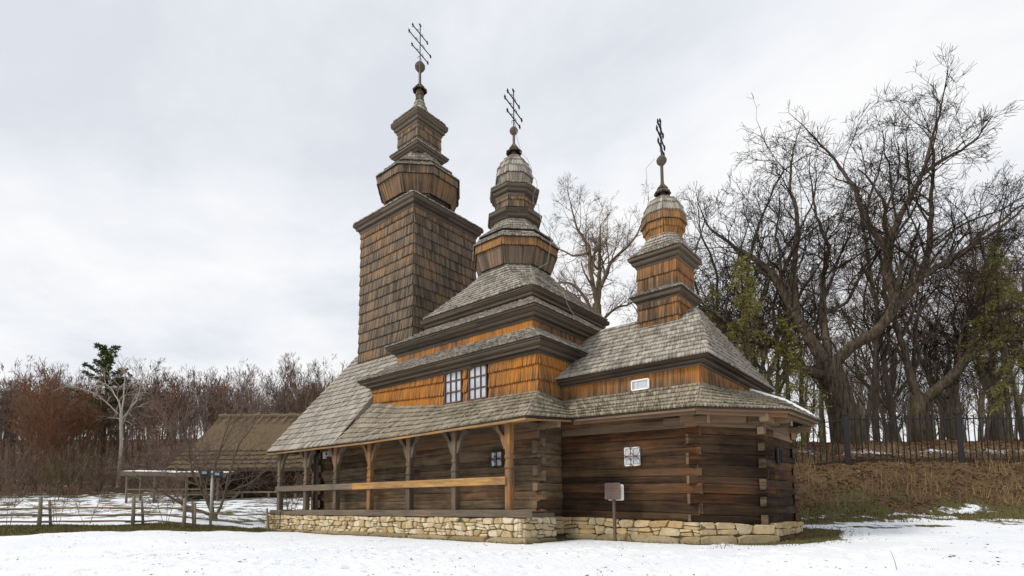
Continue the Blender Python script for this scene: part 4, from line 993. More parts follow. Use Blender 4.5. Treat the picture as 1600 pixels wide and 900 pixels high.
def iron_cross(c, z0, z1, ang, L):
    """openwork triple-bar cross of wrought iron"""
    A = Acc(); H = z1 - z0; d = V3(math.cos(ang), math.sin(ang), 0); o = V3(c[0], c[1], 0)
    P = lambda s_, z: o + d * s_ + V3(0, 0, z)
    tube(A, [P(0, z0 - .2), P(0, z1 - .12)], 0.034, 5)
    def flower(s_, z, dx, dz):
        for a_ in (-0.9, 0, 0.9):
            ex, ez = dx * math.cos(a_) - dz * math.sin(a_), dx * math.sin(a_) + dz * math.cos(a_)
            tube(A, [P(s_, z), P(s_ + ex * .05, z + ez * .05), P(s_ + ex * .15, z + ez * .15)], [0.014, 0.045, 0.014], 5)
    flower(0, z1 - .12, 0, 1)
    for fz, fl in ((0.22, 0.72), (0.48, 1.0), (0.74, 0.66)):
        z = z0 + H * fz; hl = L * fl / 2
        tube(A, [P(-hl, z), P(hl, z)], 0.03, 5); flower(-hl, z, -1, 0); flower(hl, z, 1, 0)
        for s_ in (-1, 1):
            tube(A, [P(s_ * hl * .45, z), P(s_ * hl * .42, z + .09), P(s_ * hl * .2, z + .12)], 0.018, 4)
    for s_ in (-1, 1): tube(A, [P(s_ * .22, z0 + .05), P(s_ * .16, z0 + .22), P(0.0, z0 + .34)], 0.013, 4)
    return A.build('iron_cross', M['iron'], church)
CA = math.radians(101.5)
iron_cross(cT, 26.28, 28.6, CA, 1.85)

# ---- nave tower
ring_boards('drum_neck', M['cornice'], church, cN, [(1.26, 11.3), (1.3, 11.5), (1.38, 11.52), (1.39, 11.62), (1.46, 11.64), (1.47, 11.74), (1.25, 11.76)], 8)
S = Shingled(); S.ngon(cN, [(1.55, 11.64), (1.8, 12.38)], row=1.2, w=0.11, prot=lambda u, v: 0.15)  # flank kept dark brown: shade of the underside put into the colour
S.ngon(cN, [(1.84, 12.36), (1.85, 12.78)], row=0.45, w=0.11, prot=lambda u, v: 0.66)
S.build('drum', M['wallsh'], church)
S = Shingled(); S.ngon(cN, [(1.94, 12.74), (1.72, 12.98), (1.58, 13.16)], row=0.2, w=0.13, prot=0.0, deck=0.03)
S.ngon(cN, [(1.68, 13.19), (1.25, 13.55), (0.95, 13.95), (0.82, 14.3)], row=0.27, w=0.13, prot=0.0, deck=0.03)
S.build('drum_roof', M['roof'], church)
ring_boards('lantern_cornice', M['cornice'], church, cN, [(0.85, 13.93), (0.93, 13.95), (0.98, 14.09), (1.09, 14.12), (1.14, 14.27), (1.22, 14.3), (1.24, 14.46), (0.8, 14.66)], 8)
S = Shingled(); S.ngon(cN, [(0.86, 14.3), (0.85, 15.35)], 8, row=0.36, w=0.13, prot=lambda u, v: 0.35); S.build('lantern_wall', M['wallsh'], church)
ring_boards('lantern_cornice', M['cornice'], church, cN, [(0.84, 15.16), (0.89, 15.18), (0.93, 15.32), (1.01, 15.36), (1.04, 15.5), (1.1, 15.54), (1.12, 15.68), (0.7, 15.84)], 8)
S = Shingled(); S.ngon(cN, [(1.12, 15.69), (0.72, 15.98)], 8, row=0.2, w=0.13, prot=0.0, deck=0.02)
S.ngon(cN, [(0.68, 15.96), (0.8, 16.4)], 8, row=0.6, w=0.13, prot=lambda u, v: 0.5, deck=0.02)
S.ngon(cN, [(0.825, 16.36), (0.79, 16.72), (0.65, 17.06), (0.46, 17.34), (0.14, 17.66)], 8, row=0.3, w=0.13, prot=0.05, deck=0.02)
S.build('dome', M['roof'], church)
S = Shingled(); S.ngon(cN, [(0.34, 17.78), (0.2, 17.95), (0.07, 18.25)], 8, row=0.3, w=0.12, prot=0.05, deck=0.02); S.build('dome_cap', M['cornice'], church)
A = Acc(); lathe(A, cN, [(0.14, 17.6), (0.12, 17.85), (0.06, 17.9)], 8); A.build('dome_neck', M['cornice'], church)
finial(cN, 18.1, 0.06, 18.93, 0.205, 19.14, 'rust', (0.4, 0.2, 0))
iron_cross(cN, 19.12, 21.03, CA, 1.6)

# ---- apse tower
S = Shingled(); S.ngon(cA, [(0.775, 6.9), (0.77, 8.75)], 4, row=0.5, w=0.1, prot=lambda u, v: 0.4, thick=0.06, pgrad=0.2)
S.ngon(cA, [(0.765, 8.8), (0.76, 10.1)], 4, row=0.55, w=0.1, prot=lambda u, v: 0.2 + 0.35 * v, thick=0.06, pgrad=0.2)
S.build('lantern_wall', M['amber'], church)
ring_boards('lantern_skirt', M['cornice'], church, cA, [(0.76, 8.48), (0.8, 8.48), (0.84, 8.58), (0.92, 8.62), (0.97, 8.74), (0.99, 8.78), (0.7, 8.98)])
S = Shingled(); S.ngon(cA, [(1.02, 8.78), (0.77, 9.0)], 4, row=0.18, w=0.125, prot=0.0, deck=0.02); S.build('lantern_skirt_roof', M['roof'], church)
ring_boards('lantern_cornice', M['cornice'], church, cA, [(0.76, 9.88), (0.8, 9.88), (0.83, 9.99), (0.91, 10.02), (0.94, 10.13), (1.01, 10.17), (1.04, 10.28), (0.7, 10.32)])
S = Shingled(); S.rect2oct(cA[0]-1.06, cA[0]+1.06, cA[1]-1.06, cA[1]+1.06, 10.29, cA, [(0.4, 10.54), (0.72, 10.84)], (0.52, 11.18), ch=0.16, row=0.27, w=0.12, prot=0.0, deck=0.02)
S.build('lantern_roof', M['roof'], church)
S = Shingled(); S.ngon(cA, [(0.55, 11.06), (0.67, 11.32), (0.735, 11.6)], 8, row=0.29, w=0.09, prot=lambda u, v: 0.75, deck=0.02)
S.ngon(cA, [(0.76, 11.57), (0.74, 11.92)], 8, row=0.34, w=0.09, prot=lambda u, v: 0.5, deck=0.02)
S.build('dome', M['wallsh'], church)
S = Shingled(); S.ngon(cA, [(0.75, 11.9), (0.66, 12.24), (0.5, 12.5), (0.1, 12.8)], 8, row=0.28, w=0.09, prot=0.05, deck=0.02); S.build('dome_roof', M['roof'], church)
A = Acc(); lathe(A, cA, [(0.11, 12.7), (0.1, 12.95)], 8); A.build('dome_neck', M['cornice'], church)
S = Shingled(); S.ngon(cA, [(0.27, 12.9), (0.17, 13.07), (0.08, 13.3)], 8, row=0.2, w=0.1, prot=0.1, deck=0.02); S.build('dome_cap', M['wallsh'], church)
finial(cA, 13.22, 0.06, 14.28, 0.2, 14.48)
iron_cross(cA, 14.46, 15.95, CA, 1.15)

# lightning wires
A = Acc()
def rim(c, a_, R_, z): return tuple(V3(c[0], c[1], z) + RH * a_ - FH * math.sqrt(max(0, R_ * R_ - a_ * a_)))
pts = [rim(cN, *q_) for q_ in ((.1, .2, 18.9), (.16, .2, 18.4), (.28, .36, 17.95), (.3, .34, 17.75), (.62, .7, 17.3), (.8, .92, 16.75), (.8, .92, 16.4), (1.0, 1.25, 16.0), (1.05, 1.25, 15.75), (.86, 1.0, 15.4), (.86, 1.0, 15.0), (1.1, 1.42, 14.7), (1.1, 1.42, 14.45), (1.2, 1.65, 13.8), (1.55, 2.1, 13.2), (1.6, 2.14, 12.8), (1.5, 1.95, 12.2), (1.45, 1.85, 11.85))] + [(-2.4, 4.3, 10.75), (-1.25, 5.1, 9.75), (-1.2, 5.2, 9.35), (-0.95, 5.3, 8.85), (-0.3, 5.5, 8.4)]
tube(A, pts, 0.013, 4); A.build('lightning_wire', M['cable'], church)
A = Acc(); tube(A, [(2.55, 5.75, 14.3), (2.3, 5.5, 13.9), (2.32, 5.5, 13.4), (2.25, 5.5, 13.0), (2.25, 5.3, 12.4)], 0.01, 4); A.build('lightning_wire', M['cable'], church)
A = Acc(); tube(A, [(-11.25, 5.8, 25.9), (-11.2, 5.75, 25.2), (-11.2, 5.75, 24.6)], 0.012, 4); A.build('lightning_wire', M['cable'], church)
A = Acc(); tube(A, [(-12.8, -0.27, 1.0), (-13.6, -0.3, 0.98), (-13.75, -0.33, 0.9), (-13.75, -0.33, -0.05)], 0.022, 5); A.build('earthing_rod', M['iron'], church)

# ------------------------------------------------------------------ things near the church
sg = empty('notice_sign', (2.45, 2.15, 0)); tag(sg, 'rusty square notice plate on a brown post before the apse wall', 'sign')
one_beam('post', M['rust'], sg, (2.45, 2.15, -0.1), (2.45, 2.15, 1.35), 0.085, 0.085, up=(0, 1, 0), tone=(0.2, 0, 0))
def plate(c, yaw, w, h, t_, mat, tone, tilt=0.0):
    A = Acc(); d = V3(math.cos(yaw), math.sin(yaw), 0); n = V3(d[1], -d[0], 0); c = V3(*c)
    loop = []
    for (x, z) in ((-w/2, -h/2), (w/2, -h/2), (w/2, h/2), (-w/2, h/2)):
        for k in (-1, 1):
            s_ = 0.03
            loop.append((x - math.copysign(s_, x) if (k < 0) == ((x < 0) == (z < 0)) else x, z if (k < 0) == ((x < 0) == (z < 0)) else z - math.copysign(s_, z)))
    loop = sorted(loop, key=lambda q: math.atan2(q[1], q[0])); n_ = len(loop)
    vs = [c + d * (x + tilt * z) + V3(0, 0, z) + n * t_ for x, z in loop] + [c + d * (x + tilt * z) + V3(0, 0, z) for x, z in loop]
    A.add(vs, [tuple(range(n_)), tuple(range(2*n_-1, n_-1, -1))] + [(i, n_ + i, n_ + (i+1) % n_, (i+1) % n_) for i in range(n_)], tone, [(q[0], q[2], 0) for q in vs])
    return A, d, n, c
A, d_, n_, c_ = plate((2.45, 2.08, 1.53), 0.25, 0.5, 0.52, 0.03, None, (0.5, 0.4, 0)); fp = A.build('front_plate', M['rust'], sg)
A = Acc(); rr = random.Random(3)
for i in range(26):                                     # flakes where the paint has come off
    if i < 14:
        t_ = rr.uniform(-.22, .22); x, z = rr.choice(((t_, -.24), (t_, .24), (-.23, t_), (.23, t_)))
    else: x, z = rr.gauss(.14, .05), rr.gauss(-.02, .07)
    r_ = rr.uniform(.012, .032); k = rr.randint(5, 7)
    A.add([c_ + d_ * (x + r_ * math.cos(q * 6.283 / k) * rr.uniform(.6, 1.2)) + V3(0, 0, z + r_ * math.sin(q * 6.283 / k)) + n_ * (0.0315 + i * 0.00005) for q in range(k)], [tuple(range(k))], (0.9, 0.2, 0))
A.build('paint_flakes', M['palelog'], fp)
A, *_ = plate((2.5, 2.2, 1.49), 0.2, 0.5, 0.5, 0.02, None, (0.9, 0, 0)); A.build('rear_plate', M['white'], sg)

wlamp = empty('floodlight', (-12.35, 1.25, 3.55)); tag(wlamp, 'small white floodlight under the porch eave beside the doorway', 'floodlight')
one_box('bracket', M['white'], wlamp, (-12.75, 1.2, 3.42), (-12.55, 1.3, 3.75)); one_box('housing', M['white'], wlamp, (-12.3, 1.05, 3.5), (-12.05, 1.3, 3.72)); one_box('lens', M['blackmetal'], wlamp, (-12.24, 1.03, 3.55), (-12.11, 1.06, 3.67)); one_beam('arm', M['blackmetal'], wlamp, (-12.6, 1.28, 3.6), (-12.1, 1.28, 3.6), 0.04, 0.04)

def loose_stone(p, sx, sy, sz, label, seed):
    rr = random.Random(seed); A = Acc(); vs = []; k = 9
    for z, s_ in ((0, 1.0), (0.6, 1.03), (0.9, 0.92), (1.0, 0.75)):
        for j in range(k):
            a_ = 6.283 * j / k; q = s_ * (0.9 + 0.2 * math.sin(j * 2.3 + seed)) ; vs.append((p[0] + sx * q * math.cos(a_), p[1] + sy * q * math.sin(a_), p[2] + z * sz))
    fs = [(i*k+j, i*k+(j+1) % k, (i+1)*k+(j+1) % k, (i+1)*k+j) for i in range(3) for j in range(k)] + [tuple(range(3*k, 4*k))]
    A.add(vs, fs, (rr.random(), 0, 0)); o = A.build('stone_slab', M['footing'], None); tag(o, label, 'stone'); return o
loose_stone((-15.9, -0.3, -0.1), 0.55, 0.35, 0.2, 'flat stone slab lying on the snow at the porch corner', 2)

# ------------------------------------------------------------------ trees
def grow(segs, rng, p, d, length, r, level, cfg):
    """one shoot and, recursively, its side shoots; segs collect (p, q, r0, r1)"""
    steps = max(2, int(length / cfg['step'][min(level, len(cfg['step']) - 1)]))
    sl = length / steps; wob = cfg['wob'][min(level, len(cfg['wob']) - 1)]; up = cfg['up'][min(level, len(cfg['up']) - 1)]
    px, py, pz = p; dx, dy, dz = d; r0 = r; rend = max(cfg['rmin'], r * cfg.get('taper', 0.35))
    nch = cfg['kids'][level] if level < len(cfg['kids']) else 0
    start = cfg['start'][min(level, len(cfg['start']) - 1)]
    spots = sorted(rng.uniform(start, 1.0) for _ in range(nch)); si = 0
    for i in range(steps):
        dx += rng.gauss(0, wob); dy += rng.gauss(0, wob); dz += rng.gauss(0, wob) + up
        l_ = math.sqrt(dx*dx + dy*dy + dz*dz); dx /= l_; dy /= l_; dz /= l_
        qx, qy, qz = px + dx * sl, py + dy * sl, pz + dz * sl
        r1 = r + (rend - r) * (i + 1) / steps
        segs.append((px, py, pz, qx, qy, qz, r0, r1))
        while si < nch and spots[si] <= (i + 1) / steps:
            si += 1
            an = rng.uniform(*cfg['ang'][min(level, len(cfg['ang']) - 1)]); az = rng.uniform(0, 6.283)
            # perpendicular frame
            ax, ay, az_ = (-dy, dx, 0.0) if abs(dz) < 0.95 else (1.0, 0.0, 0.0)
            l_ = math.sqrt(ax*ax + ay*ay + az_*az_) + 1e-9; ax /= l_; ay /= l_; az_ /= l_
            bx, by, bz = dy*az_ - dz*ay, dz*ax - dx*az_, dx*ay - dy*ax
            ca, sa = math.cos(az), math.sin(az)
            ox, oy, oz = ax*ca + bx*sa, ay*ca + by*sa, az_*ca + bz*sa
            cn, sn_a = math.cos(an), math.sin(an)
            nd = (dx*cn + ox*sn_a, dy*cn + oy*sn_a, dz*cn + oz*sn_a)
            frac = 1 - 0.55 * (i / steps)
            nl = length * rng.uniform(*cfg['len'][min(level, len(cfg['len']) - 1)]) * frac
            nr_ = max(cfg['rmin'], r1 * rng.uniform(*cfg.get('rk', (0.45, 0.7))))
            if nl > cfg['minlen']: grow(segs, rng, (qx, qy, qz), nd, nl, nr_, level + 1, cfg)
        px, py, pz = qx, qy, qz; r0 = r1
    return (px, py, pz), (dx, dy, dz)
def limb(segs, rng, pts, r0, r1, cfg, level=1, kids=8, start=0.2):
    """a main limb along given points with shoots off it"""
    pts = [np.array(q, float) for q in pts]; fine = []
    for i in range(len(pts) - 1):
        n = max(2, int(np.linalg.norm(pts[i+1] - pts[i]) / 0.45))
        a_ = pts[max(i-1, 0)]; b_ = pts[i]; c_ = pts[i+1]; d_ = pts[min(i+2, len(pts)-1)]
        for k in range(n):
            t_ = k / n
            fine.append(0.5 * ((2*b_) + (-a_ + c_)*t_ + (2*a_ - 5*b_ + 4*c_ - d_)*t_*t_ + (-a_ + 3*b_ - 3*c_ + d_)*t_**3))
    fine.append(pts[-1]); N = len(fine)
    fine = [q + V3(rng.gauss(0, .03), rng.gauss(0, .03), rng.gauss(0, .03)) * (0 < i < N - 1) for i, q in enumerate(fine)]
    total = sum(np.linalg.norm(fine[i+1] - fine[i]) for i in range(N - 1))
    for i in range(N - 1):
        f0, f1 = i / (N - 1), (i + 1) / (N - 1)
        segs.append((*fine[i], *fine[i+1], r0 + (r1 - r0) * f0, r0 + (r1 - r0) * f1))
    for k in range(kids):
        f_ = start + (1 - start) * (k + rng.random()) / kids; i = min(N - 2, int(f_ * (N - 1)))
        d = unit(fine[i+1] - fine[i]); o = unit(np.cross(d, V3(rng.gauss(0, 1), rng.gauss(0, 1), rng.gauss(0, 1)))); an = rng.uniform(0.45, 1.1)
        nd = unit(d * math.cos(an) + o * math.sin(an) + V3(0, 0, cfg.get('liftk', 0.15)))
        rr_ = r0 + (r1 - r0) * f_
        grow(segs, rng, tuple(fine[i]), tuple(nd), total * rng.uniform(0.28, 0.55) * (1.15 - 0.5 * f_), max(cfg['rmin'], rr_ * rng.uniform(.35, .55)), level, cfg)
    d = unit(fine[-1] - fine[-2]); grow(segs, rng, tuple(fine[-1]), tuple(d), total * 0.2, r1, level, cfg)
def seg_arrays(segs, thick_only=None):
    a = np.array(segs, float)
    return a
def seg_mesh_data(a, kbig=7, ksmall=3, rsplit=0.045):
    out_v, out_f, base = [], [], 0
    for mask, k in ((a[:, 6] >= rsplit, kbig), (a[:, 6] < rsplit, ksmall)):
        s = a[mask]
        if not len(s): continue
        p, q = s[:, :3], s[:, 3:6]; d = q - p; d /= np.linalg.norm(d, axis=1, keepdims=True) + 1e-9
        ref = np.where(np.abs(d[:, 2:3]) < 0.9, np.array([[0, 0, 1.0]]), np.array([[1.0, 0, 0]]))
        u = np.cross(d, ref); u /= np.linalg.norm(u, axis=1, keepdims=True); w = np.cross(d, u)
        th = np.arange(k) * 2 * np.pi / k
        ring = u[:, None, :] * np.cos(th)[None, :, None] + w[:, None, :] * np.sin(th)[None, :, None]
        ext = d * (s[:, 7:8] * 0.25)
        v0 = p[:, None, :] + ring * s[:, 6][:, None, None]; v1 = (q + ext)[:, None, :] + ring * s[:, 7][:, None, None]
        v = np.concatenate([v0, v1], 1).reshape(-1, 3); n = len(s)
        b = np.arange(n)[:, None] * (2 * k) + base; j = np.arange(k)[None, :]; j2 = (np.arange(k)[None, :] + 1) % k
        f = np.stack([b + j, b + j2, b + k + j2, b + k + j], -1)
        if k == 2: f = f[:, :1]
        f = f.reshape(-1, 4)
        out_v.append(v); out_f.append(f); base += len(v)
    return np.concatenate(out_v), np.concatenate(out_f)
def seg_object(name, segs, mat, parent=None, kind=None, origin=None, **k):
    v, f = seg_mesh_data(np.array(segs, float), **k)
    me = np_mesh(name, v if origin is None else v, f, 4); me.materials.append(mat)
    me.polygons.foreach_set('use_smooth', [True] * len(me.polygons))
    return link(name, me, parent, kind)
def split_segs(segs, r): return [s for s in segs if s[6] >= r], [s for s in segs if s[6] < r]
def tree_thing(name, label, cat, loc, segs, tmat, cmat, rsplit, group=None):
    """segs in local metres round the tree's foot"""
    o = empty(name, tuple(loc)); tag(o, label, cat, group)
    big, small = split_segs(segs, rsplit)
    for nm, sg_, mt in (('trunk', big, tmat), ('crown', small, cmat)):
        if not sg_: continue
        v, f = seg_mesh_data(np.array(sg_, float)); me = np_mesh(nm, v, f, 4); me.materials.append(mt)
        me.polygons.foreach_set('use_smooth', [True] * len(me.polygons))
        c = bpy.data.objects.new(nm, me); col.objects.link(c); c.parent = o
    return o
def copy_tree(o, loc, rz, s, label, group):
    c = o.copy(); col.objects.link(c); c.location = loc; c.rotation_euler = (0, 0, rz); c.scale = (s, s, s); c['label'] = label
    if group: c['group'] = group
    for ch in o.children:
        d = ch.copy(); col.objects.link(d); d.parent = c
    return c
def loc_rf(r, f, sink=0.1):
    p = W(r, f); p[2] = gz_rf(r, f) - sink; return p
def rvec(dr, df, dz): return RH * dr + FH * df + V3(0, 0, dz)

OAK = dict(step=[0.6, 0.5, 0.42, 0.34, 0.3], wob=[.1, .17, .2, .22, .24], up=[.02, .03, .035, .03, .02], kids=[6, 7, 7, 7, 0], start=[.2, .12, .1, .1], ang=[(.5, 1.1), (.45, 1.1), (.4, 1.0), (.35, .9)], len=[(.4, .6), (.4, .62), (.4, .65), (.4, .7)], rmin=0.0085, minlen=0.35, taper=0.3)
def px(x, y, x0, y0, dep, df=0.0):                      # limb sketch: metres across and up from the tree's foot
    k = dep / 849.0; return rvec((x - x0) * k, df, (y0 - y) * k)
def hero_oak():
    rng = random.Random(7); segs = []; D = 31.0; q = lambda x, y, df=0.0: px(x, y, 1328, 700, D, df)
    for f0, f1 in (((1332, 715, 0.95), (1324, 640, 0.78)), ((1324, 640, 0.78), (1312, 590, 0.74)), ((1312, 590, 0.74), (1300, 560, 0.8))):
        segs.append((*q(f0[0], f0[1]), *q(f1[0], f1[1]), f0[2], f1[2]))
    L = lambda pts, r0, r1, kids, **k: limb(segs, rng, [q(*p_) for p_ in pts], r0 * .85, r1 * .85, OAK, 1, kids, **k)
    L([(1302, 575), (1270, 578, -.4), (1235, 560, -1), (1205, 545, -1.5), (1170, 525, -2), (1130, 522, -2.4), (1100, 500, -2.6)], .36, .07, 9)
    L([(1304, 570), (1290, 530, .3), (1272, 480, .8), (1255, 425, 1.2), (1232, 380, 1.6), (1190, 340, 2), (1150, 300, 2.4)], .46, .07, 12)
    L([(1272, 480, .8), (1262, 400, .3), (1265, 330, -.2), (1250, 270, -.6), (1255, 215, -.8)], .26, .05, 9)
    L([(1308, 565), (1335, 535, -.6), (1365, 515, -1.2), (1382, 480, -1.8), (1372, 450, -2), (1368, 400, -2.2), (1388, 350, -2.4), (1420, 290, -2.6), (1440, 220, -2.8)], .42, .07, 13)
    L([(1376, 495, -1.5), (1410, 465, -1.2), (1440, 430, -1), (1462, 370, -.8), (1475, 300, -.6), (1492, 235, -.2), (1497, 195, 0)], .3, .05, 12)
    L([(1306, 560), (1318, 500, 1), (1330, 440, 1.8), (1345, 385, 2.4), (1362, 330, 2.8), (1348, 270, 3), (1345, 200, 3.2)], .32, .05, 11)
    L([(1368, 400, -2.2), (1345, 345, -1.8), (1338, 280, -1.2), (1320, 230, -.8), (1290, 180, -.4)], .2, .045, 8)
    L([(1440, 430, -1), (1490, 400, -1.4), (1540, 370, -1.8), (1590, 330, -2)], .2, .045, 8)
    L([(1420, 290, -2.6), (1460, 260, -2.2), (1505, 235, -2), (1535, 205, -1.8)], .15, .04, 7)
    return segs
p_ = loc_rf((1328 - 800) * 31.0 / 849, 31.0, 0.35)
tree_thing('oak_tree', 'massive old bare oak with thick forking trunk behind the iron fence', 'tree', p_, hero_oak(), M['oak'], M['twig'], 0.05)
def oak_two():
    rng = random.Random(15); segs = []; D = 33.0; q = lambda x, y, df=0.0: px(x, y, 1446, 690, D, df)
    segs.append((*q(1448, 705), *q(1444, 640), .62, .5)); segs.append((*q(1444, 640), *q(1446, 612), .5, .52))
    L = lambda pts, r0, r1, kids, **k: limb(segs, rng, [q(*p_) for p_ in pts], r0, r1, OAK, 1, kids, **k)
    L([(1446, 620), (1475, 595, -.5), (1500, 560, -1), (1530, 540, -1.5), (1560, 530, -2), (1610, 522, -2.5), (1680, 500, -3)], .36, .08, 10)
    L([(1446, 618), (1440, 560, .4), (1436, 500, .8), (1425, 440, 1.2), (1430, 370, 1.6), (1420, 320, 2)], .25, .05, 9)
    L([(1500, 560, -1), (1530, 500, -.8), (1545, 430, -.6), (1580, 370, -.2), (1600, 310, 0)], .2, .05, 9)
    L([(1450, 610), (1480, 600, 1), (1520, 580, 1.6), (1560, 545, 2)], .2, .05, 7)
    return segs
p_ = loc_rf((1446 - 800) * 33.0 / 849, 33.0, 0.3)
tree_thing('oak_tree', 'mossy bare oak with long limb leaning right behind the iron fence', 'tree', p_, oak_two(), M['oak'], M['twig'], 0.05)
def center_tree():
    rng = random.Random(23); segs = []; D = 46.0; q = lambda x, y, df=0.0: px(x, y, 938, 716, D, df)
    segs.append((*q(938, 722), *q(938, 470), .6, .4))
    L = lambda pts, r0, r1, kids, **k: limb(segs, rng, [q(*p_) for p_ in pts], r0 * .7, r1 * .7, OAK, 1, kids + 3, **k)
    L([(938, 480), (942, 440), (946, 400, .6), (948, 360, 1), (952, 320, 1.4)], .42, .06, 11)
    L([(940, 470), (928, 420, -.5), (924, 380, -1), (905, 350, -1.4), (895, 315, -1.8)], .36, .06, 11)
    L([(938, 490), (915, 440, 1), (895, 420, 1.5), (875, 418, 2), (850, 415, 2.4)], .26, .05, 9)
    L([(942, 450), (960, 405, -1), (985, 385, -1.4), (1005, 355, -1.8), (1015, 325, -2)], .26, .05, 9)
    L([(936, 500), (905, 465, -1), (880, 455, -1.5), (855, 470, -2)], .26, .05, 8)
    L([(924, 390, -1), (900, 390, -.5), (875, 370, 0), (862, 345, .4)], .16, .04, 7)
    L([(940, 500), (970, 470, 1), (1000, 455, 1.6), (1030, 430, 2)], .22, .05, 8)
    return segs
p_ = loc_rf((938 - 800) * 46.0 / 849, 46.0, 0.2); 
tree_thing('oak_tree', 'tan bare oak crown rising between the nave tower and the apse tower', 'tree', p_, center_tree(), M['tanbark'], M['browntwig'], 0.04)

# broad crowned trees filling the grove
def broad(seed, H, r):
    rng = random.Random(seed); segs = [(0, 0, 0, 0.05, 0, H * .22, r, r * .8)]; n = 6
    for i in range(n):
        a_ = 6.283 * i / n + rng.uniform(-.4, .4); sp_ = rng.uniform(.12, .34); h_ = H * rng.uniform(.72, .9); z0 = H * rng.uniform(.16, .3)
        pts = [V3(0, 0, z0)] + [V3(math.cos(a_ + .2 * math.sin(k * 2)) * sp_ * H * (k / 4) ** .8 + rng.gauss(0, .3), math.sin(a_ + .2 * math.sin(k * 2)) * sp_ * H * (k / 4) ** .8 + rng.gauss(0, .3), z0 + (h_ - z0) * k / 4) for k in range(1, 5)]
        limb(segs, rng, pts, r * .5, .05, dict(OAK, kids=[6, 6, 6, 5, 0]), 1, 9, .2)
    return segs
GRP = 'broad crowned bare trees in the grove behind the iron fence'
bt = [tree_thing('broad_tree', 'broad bare tree whose dark crown rises just right of the apse tower', 'tree', loc_rf((1150 - 800) * 37 / 849, 37, .2), broad(61, 16.5, .27), M['greybark'], M['twig'], .05, GRP),
      tree_thing('broad_tree', 'broad bare tree whose crown fills the gap between the two old oaks', 'tree', loc_rf((1400 - 800) * 42 / 849, 42, .2), broad(67, 16.5, .27), M['greybark'], M['browntwig'], .05, GRP)]
copy_tree(bt[1], loc_rf((1215 - 800) * 43 / 849, 43, .2), 2.2, 1.02, 'broad bare tree behind the drooping spruce right of the apse roof', GRP)
copy_tree(bt[0], loc_rf((1565 - 800) * 40 / 849, 40, .2), 1.1, 1.08, 'broad bare tree behind the leaning mossy limb near the right edge', GRP)
copy_tree(bt[1], loc_rf((1660 - 800) * 36 / 849, 36, .2), 4.0, 1.05, 'broad bare tree whose branches reach in from the right edge', GRP)
copy_tree(bt[0], loc_rf((1075 - 800) * 48 / 849, 48, .2), 3.3, .95, 'broad bare tree mostly hidden behind the apse tower', GRP)
copy_tree(bt[0], loc_rf((1185 - 800) * 38 / 849, 38, .2), 5.1, 1.16, 'tallest broad bare tree between the apse tower and the massive oak', GRP)
copy_tree(bt[0], loc_rf((1490 - 800) * 44 / 849, 44, .2), 2.9, 1.1, 'broad bare tree behind the crown of the leaning mossy oak', GRP)
# slender trees of the grove behind the iron fence
SLIM = dict(step=[0.9, 0.6, 0.45, 0.35], wob=[.05, .12, .16, .2], up=[.01, .05, .05, .03], kids=[26, 7, 5, 0], start=[.25, .15, .1], ang=[(.35, .9), (.35, .9), (.3, .9)], len=[(.22, .4), (.35, .6), (.4, .6)], rmin=0.009, minlen=0.4, taper=0.15, rk=(.3, .5))
protos = []
def slim(seed, H, r, lean):
    rng = random.Random(seed); segs = []
    grow(segs, rng, (0, 0, 0), unit(V3(lean * rng.uniform(-1, 1), lean * rng.uniform(-1, 1), 1)), H, r, 0, SLIM); return segs
slim_segs = [slim(101 + i, 13.5 + 1.2 * (i % 4), 0.17 + 0.05 * (i % 3), 0.12) for i in range(5)]
grove = []
xs_ = [1122, 1150, 1168, 1195, 1215, 1240, 1262, 1290, 1352, 1372, 1388, 1404, 1425, 1462, 1478, 1500, 1515, 1534, 1552, 1570, 1588, 1605, 1640, 1096, 1075, 1395, 1360, 1490, 1543, 1580]
names_pos = {}
rr = random.Random(77); slim_proto = {}
order = sorted(range(len(xs_)), key=lambda i: xs_[i])
for rank, i in enumerate(order):
    x = xs_[i]; f = rr.uniform(36, 62); r = (x - 800) * f / 849; k = i % 5
    lab = 'slender bare grey tree among the thin trunks behind the iron fence'
    loc = loc_rf(r, f, 0.2); s = rr.uniform(0.9, 1.2)
    if x < 1130: s *= 0.9
    if k not in slim_proto:
        slim_proto[k] = tree_thing('slender_tree', lab, 'tree', loc, slim_segs[k], M['greybark'], M['browntwig'] if k % 2 else M['twig'], 0.045, 'slender trees in the grove behind the iron fence')
        slim_proto[k].scale = (s, s, s); slim_proto[k].rotation_euler = (0, 0, rr.uniform(0, 6.28))
    else: copy_tree(slim_proto[k], loc, rr.uniform(0, 6.28), s, lab, 'slender trees in the grove behind the iron fence')
# distant mass of the grove, too far to tell trees apart
def mass(name, label, segsets, spots, mats, kind='stuff'):
    vs, fs, mi, base = [], [], [], 0
    datas = [seg_mesh_data(np.array(s, float), 5, 2) for s in segsets]
    for (p, rz, s, k, mk) in spots:
        v, f = datas[k]; c_, s_ = math.cos(rz), math.sin(rz)
        R_ = np.array([[c_, -s_, 0], [s_, c_, 0], [0, 0, 1]]); v2 = (v * s) @ R_.T + np.array(p)
        vs.append(v2); fs.append(f + base); mi.append(np.full(len(f), mk, np.int32)); base += len(v)
    me = np_mesh(name, np.concatenate(vs), np.concatenate(fs), 4)
    for m_ in mats: me.materials.append(m_)
    me.polygons.foreach_set('material_index', np.concatenate(mi)); me.update()
    o = link(name, me, None, kind); o['label'] = label; o['category'] = 'wood'; return o
MASS = dict(step=[1.5, 0.9, 0.7], wob=[.06, .14, .18], up=[.01, .05, .04], kids=[26, 8, 5, 0], start=[.15, .1, .1], ang=[(.35, .95), (.35, .9), (.3, .9)], len=[(.25, .45), (.35, .6), (.4, .6)], rmin=0.016, minlen=0.4, taper=0.15, rk=(.35, .55))
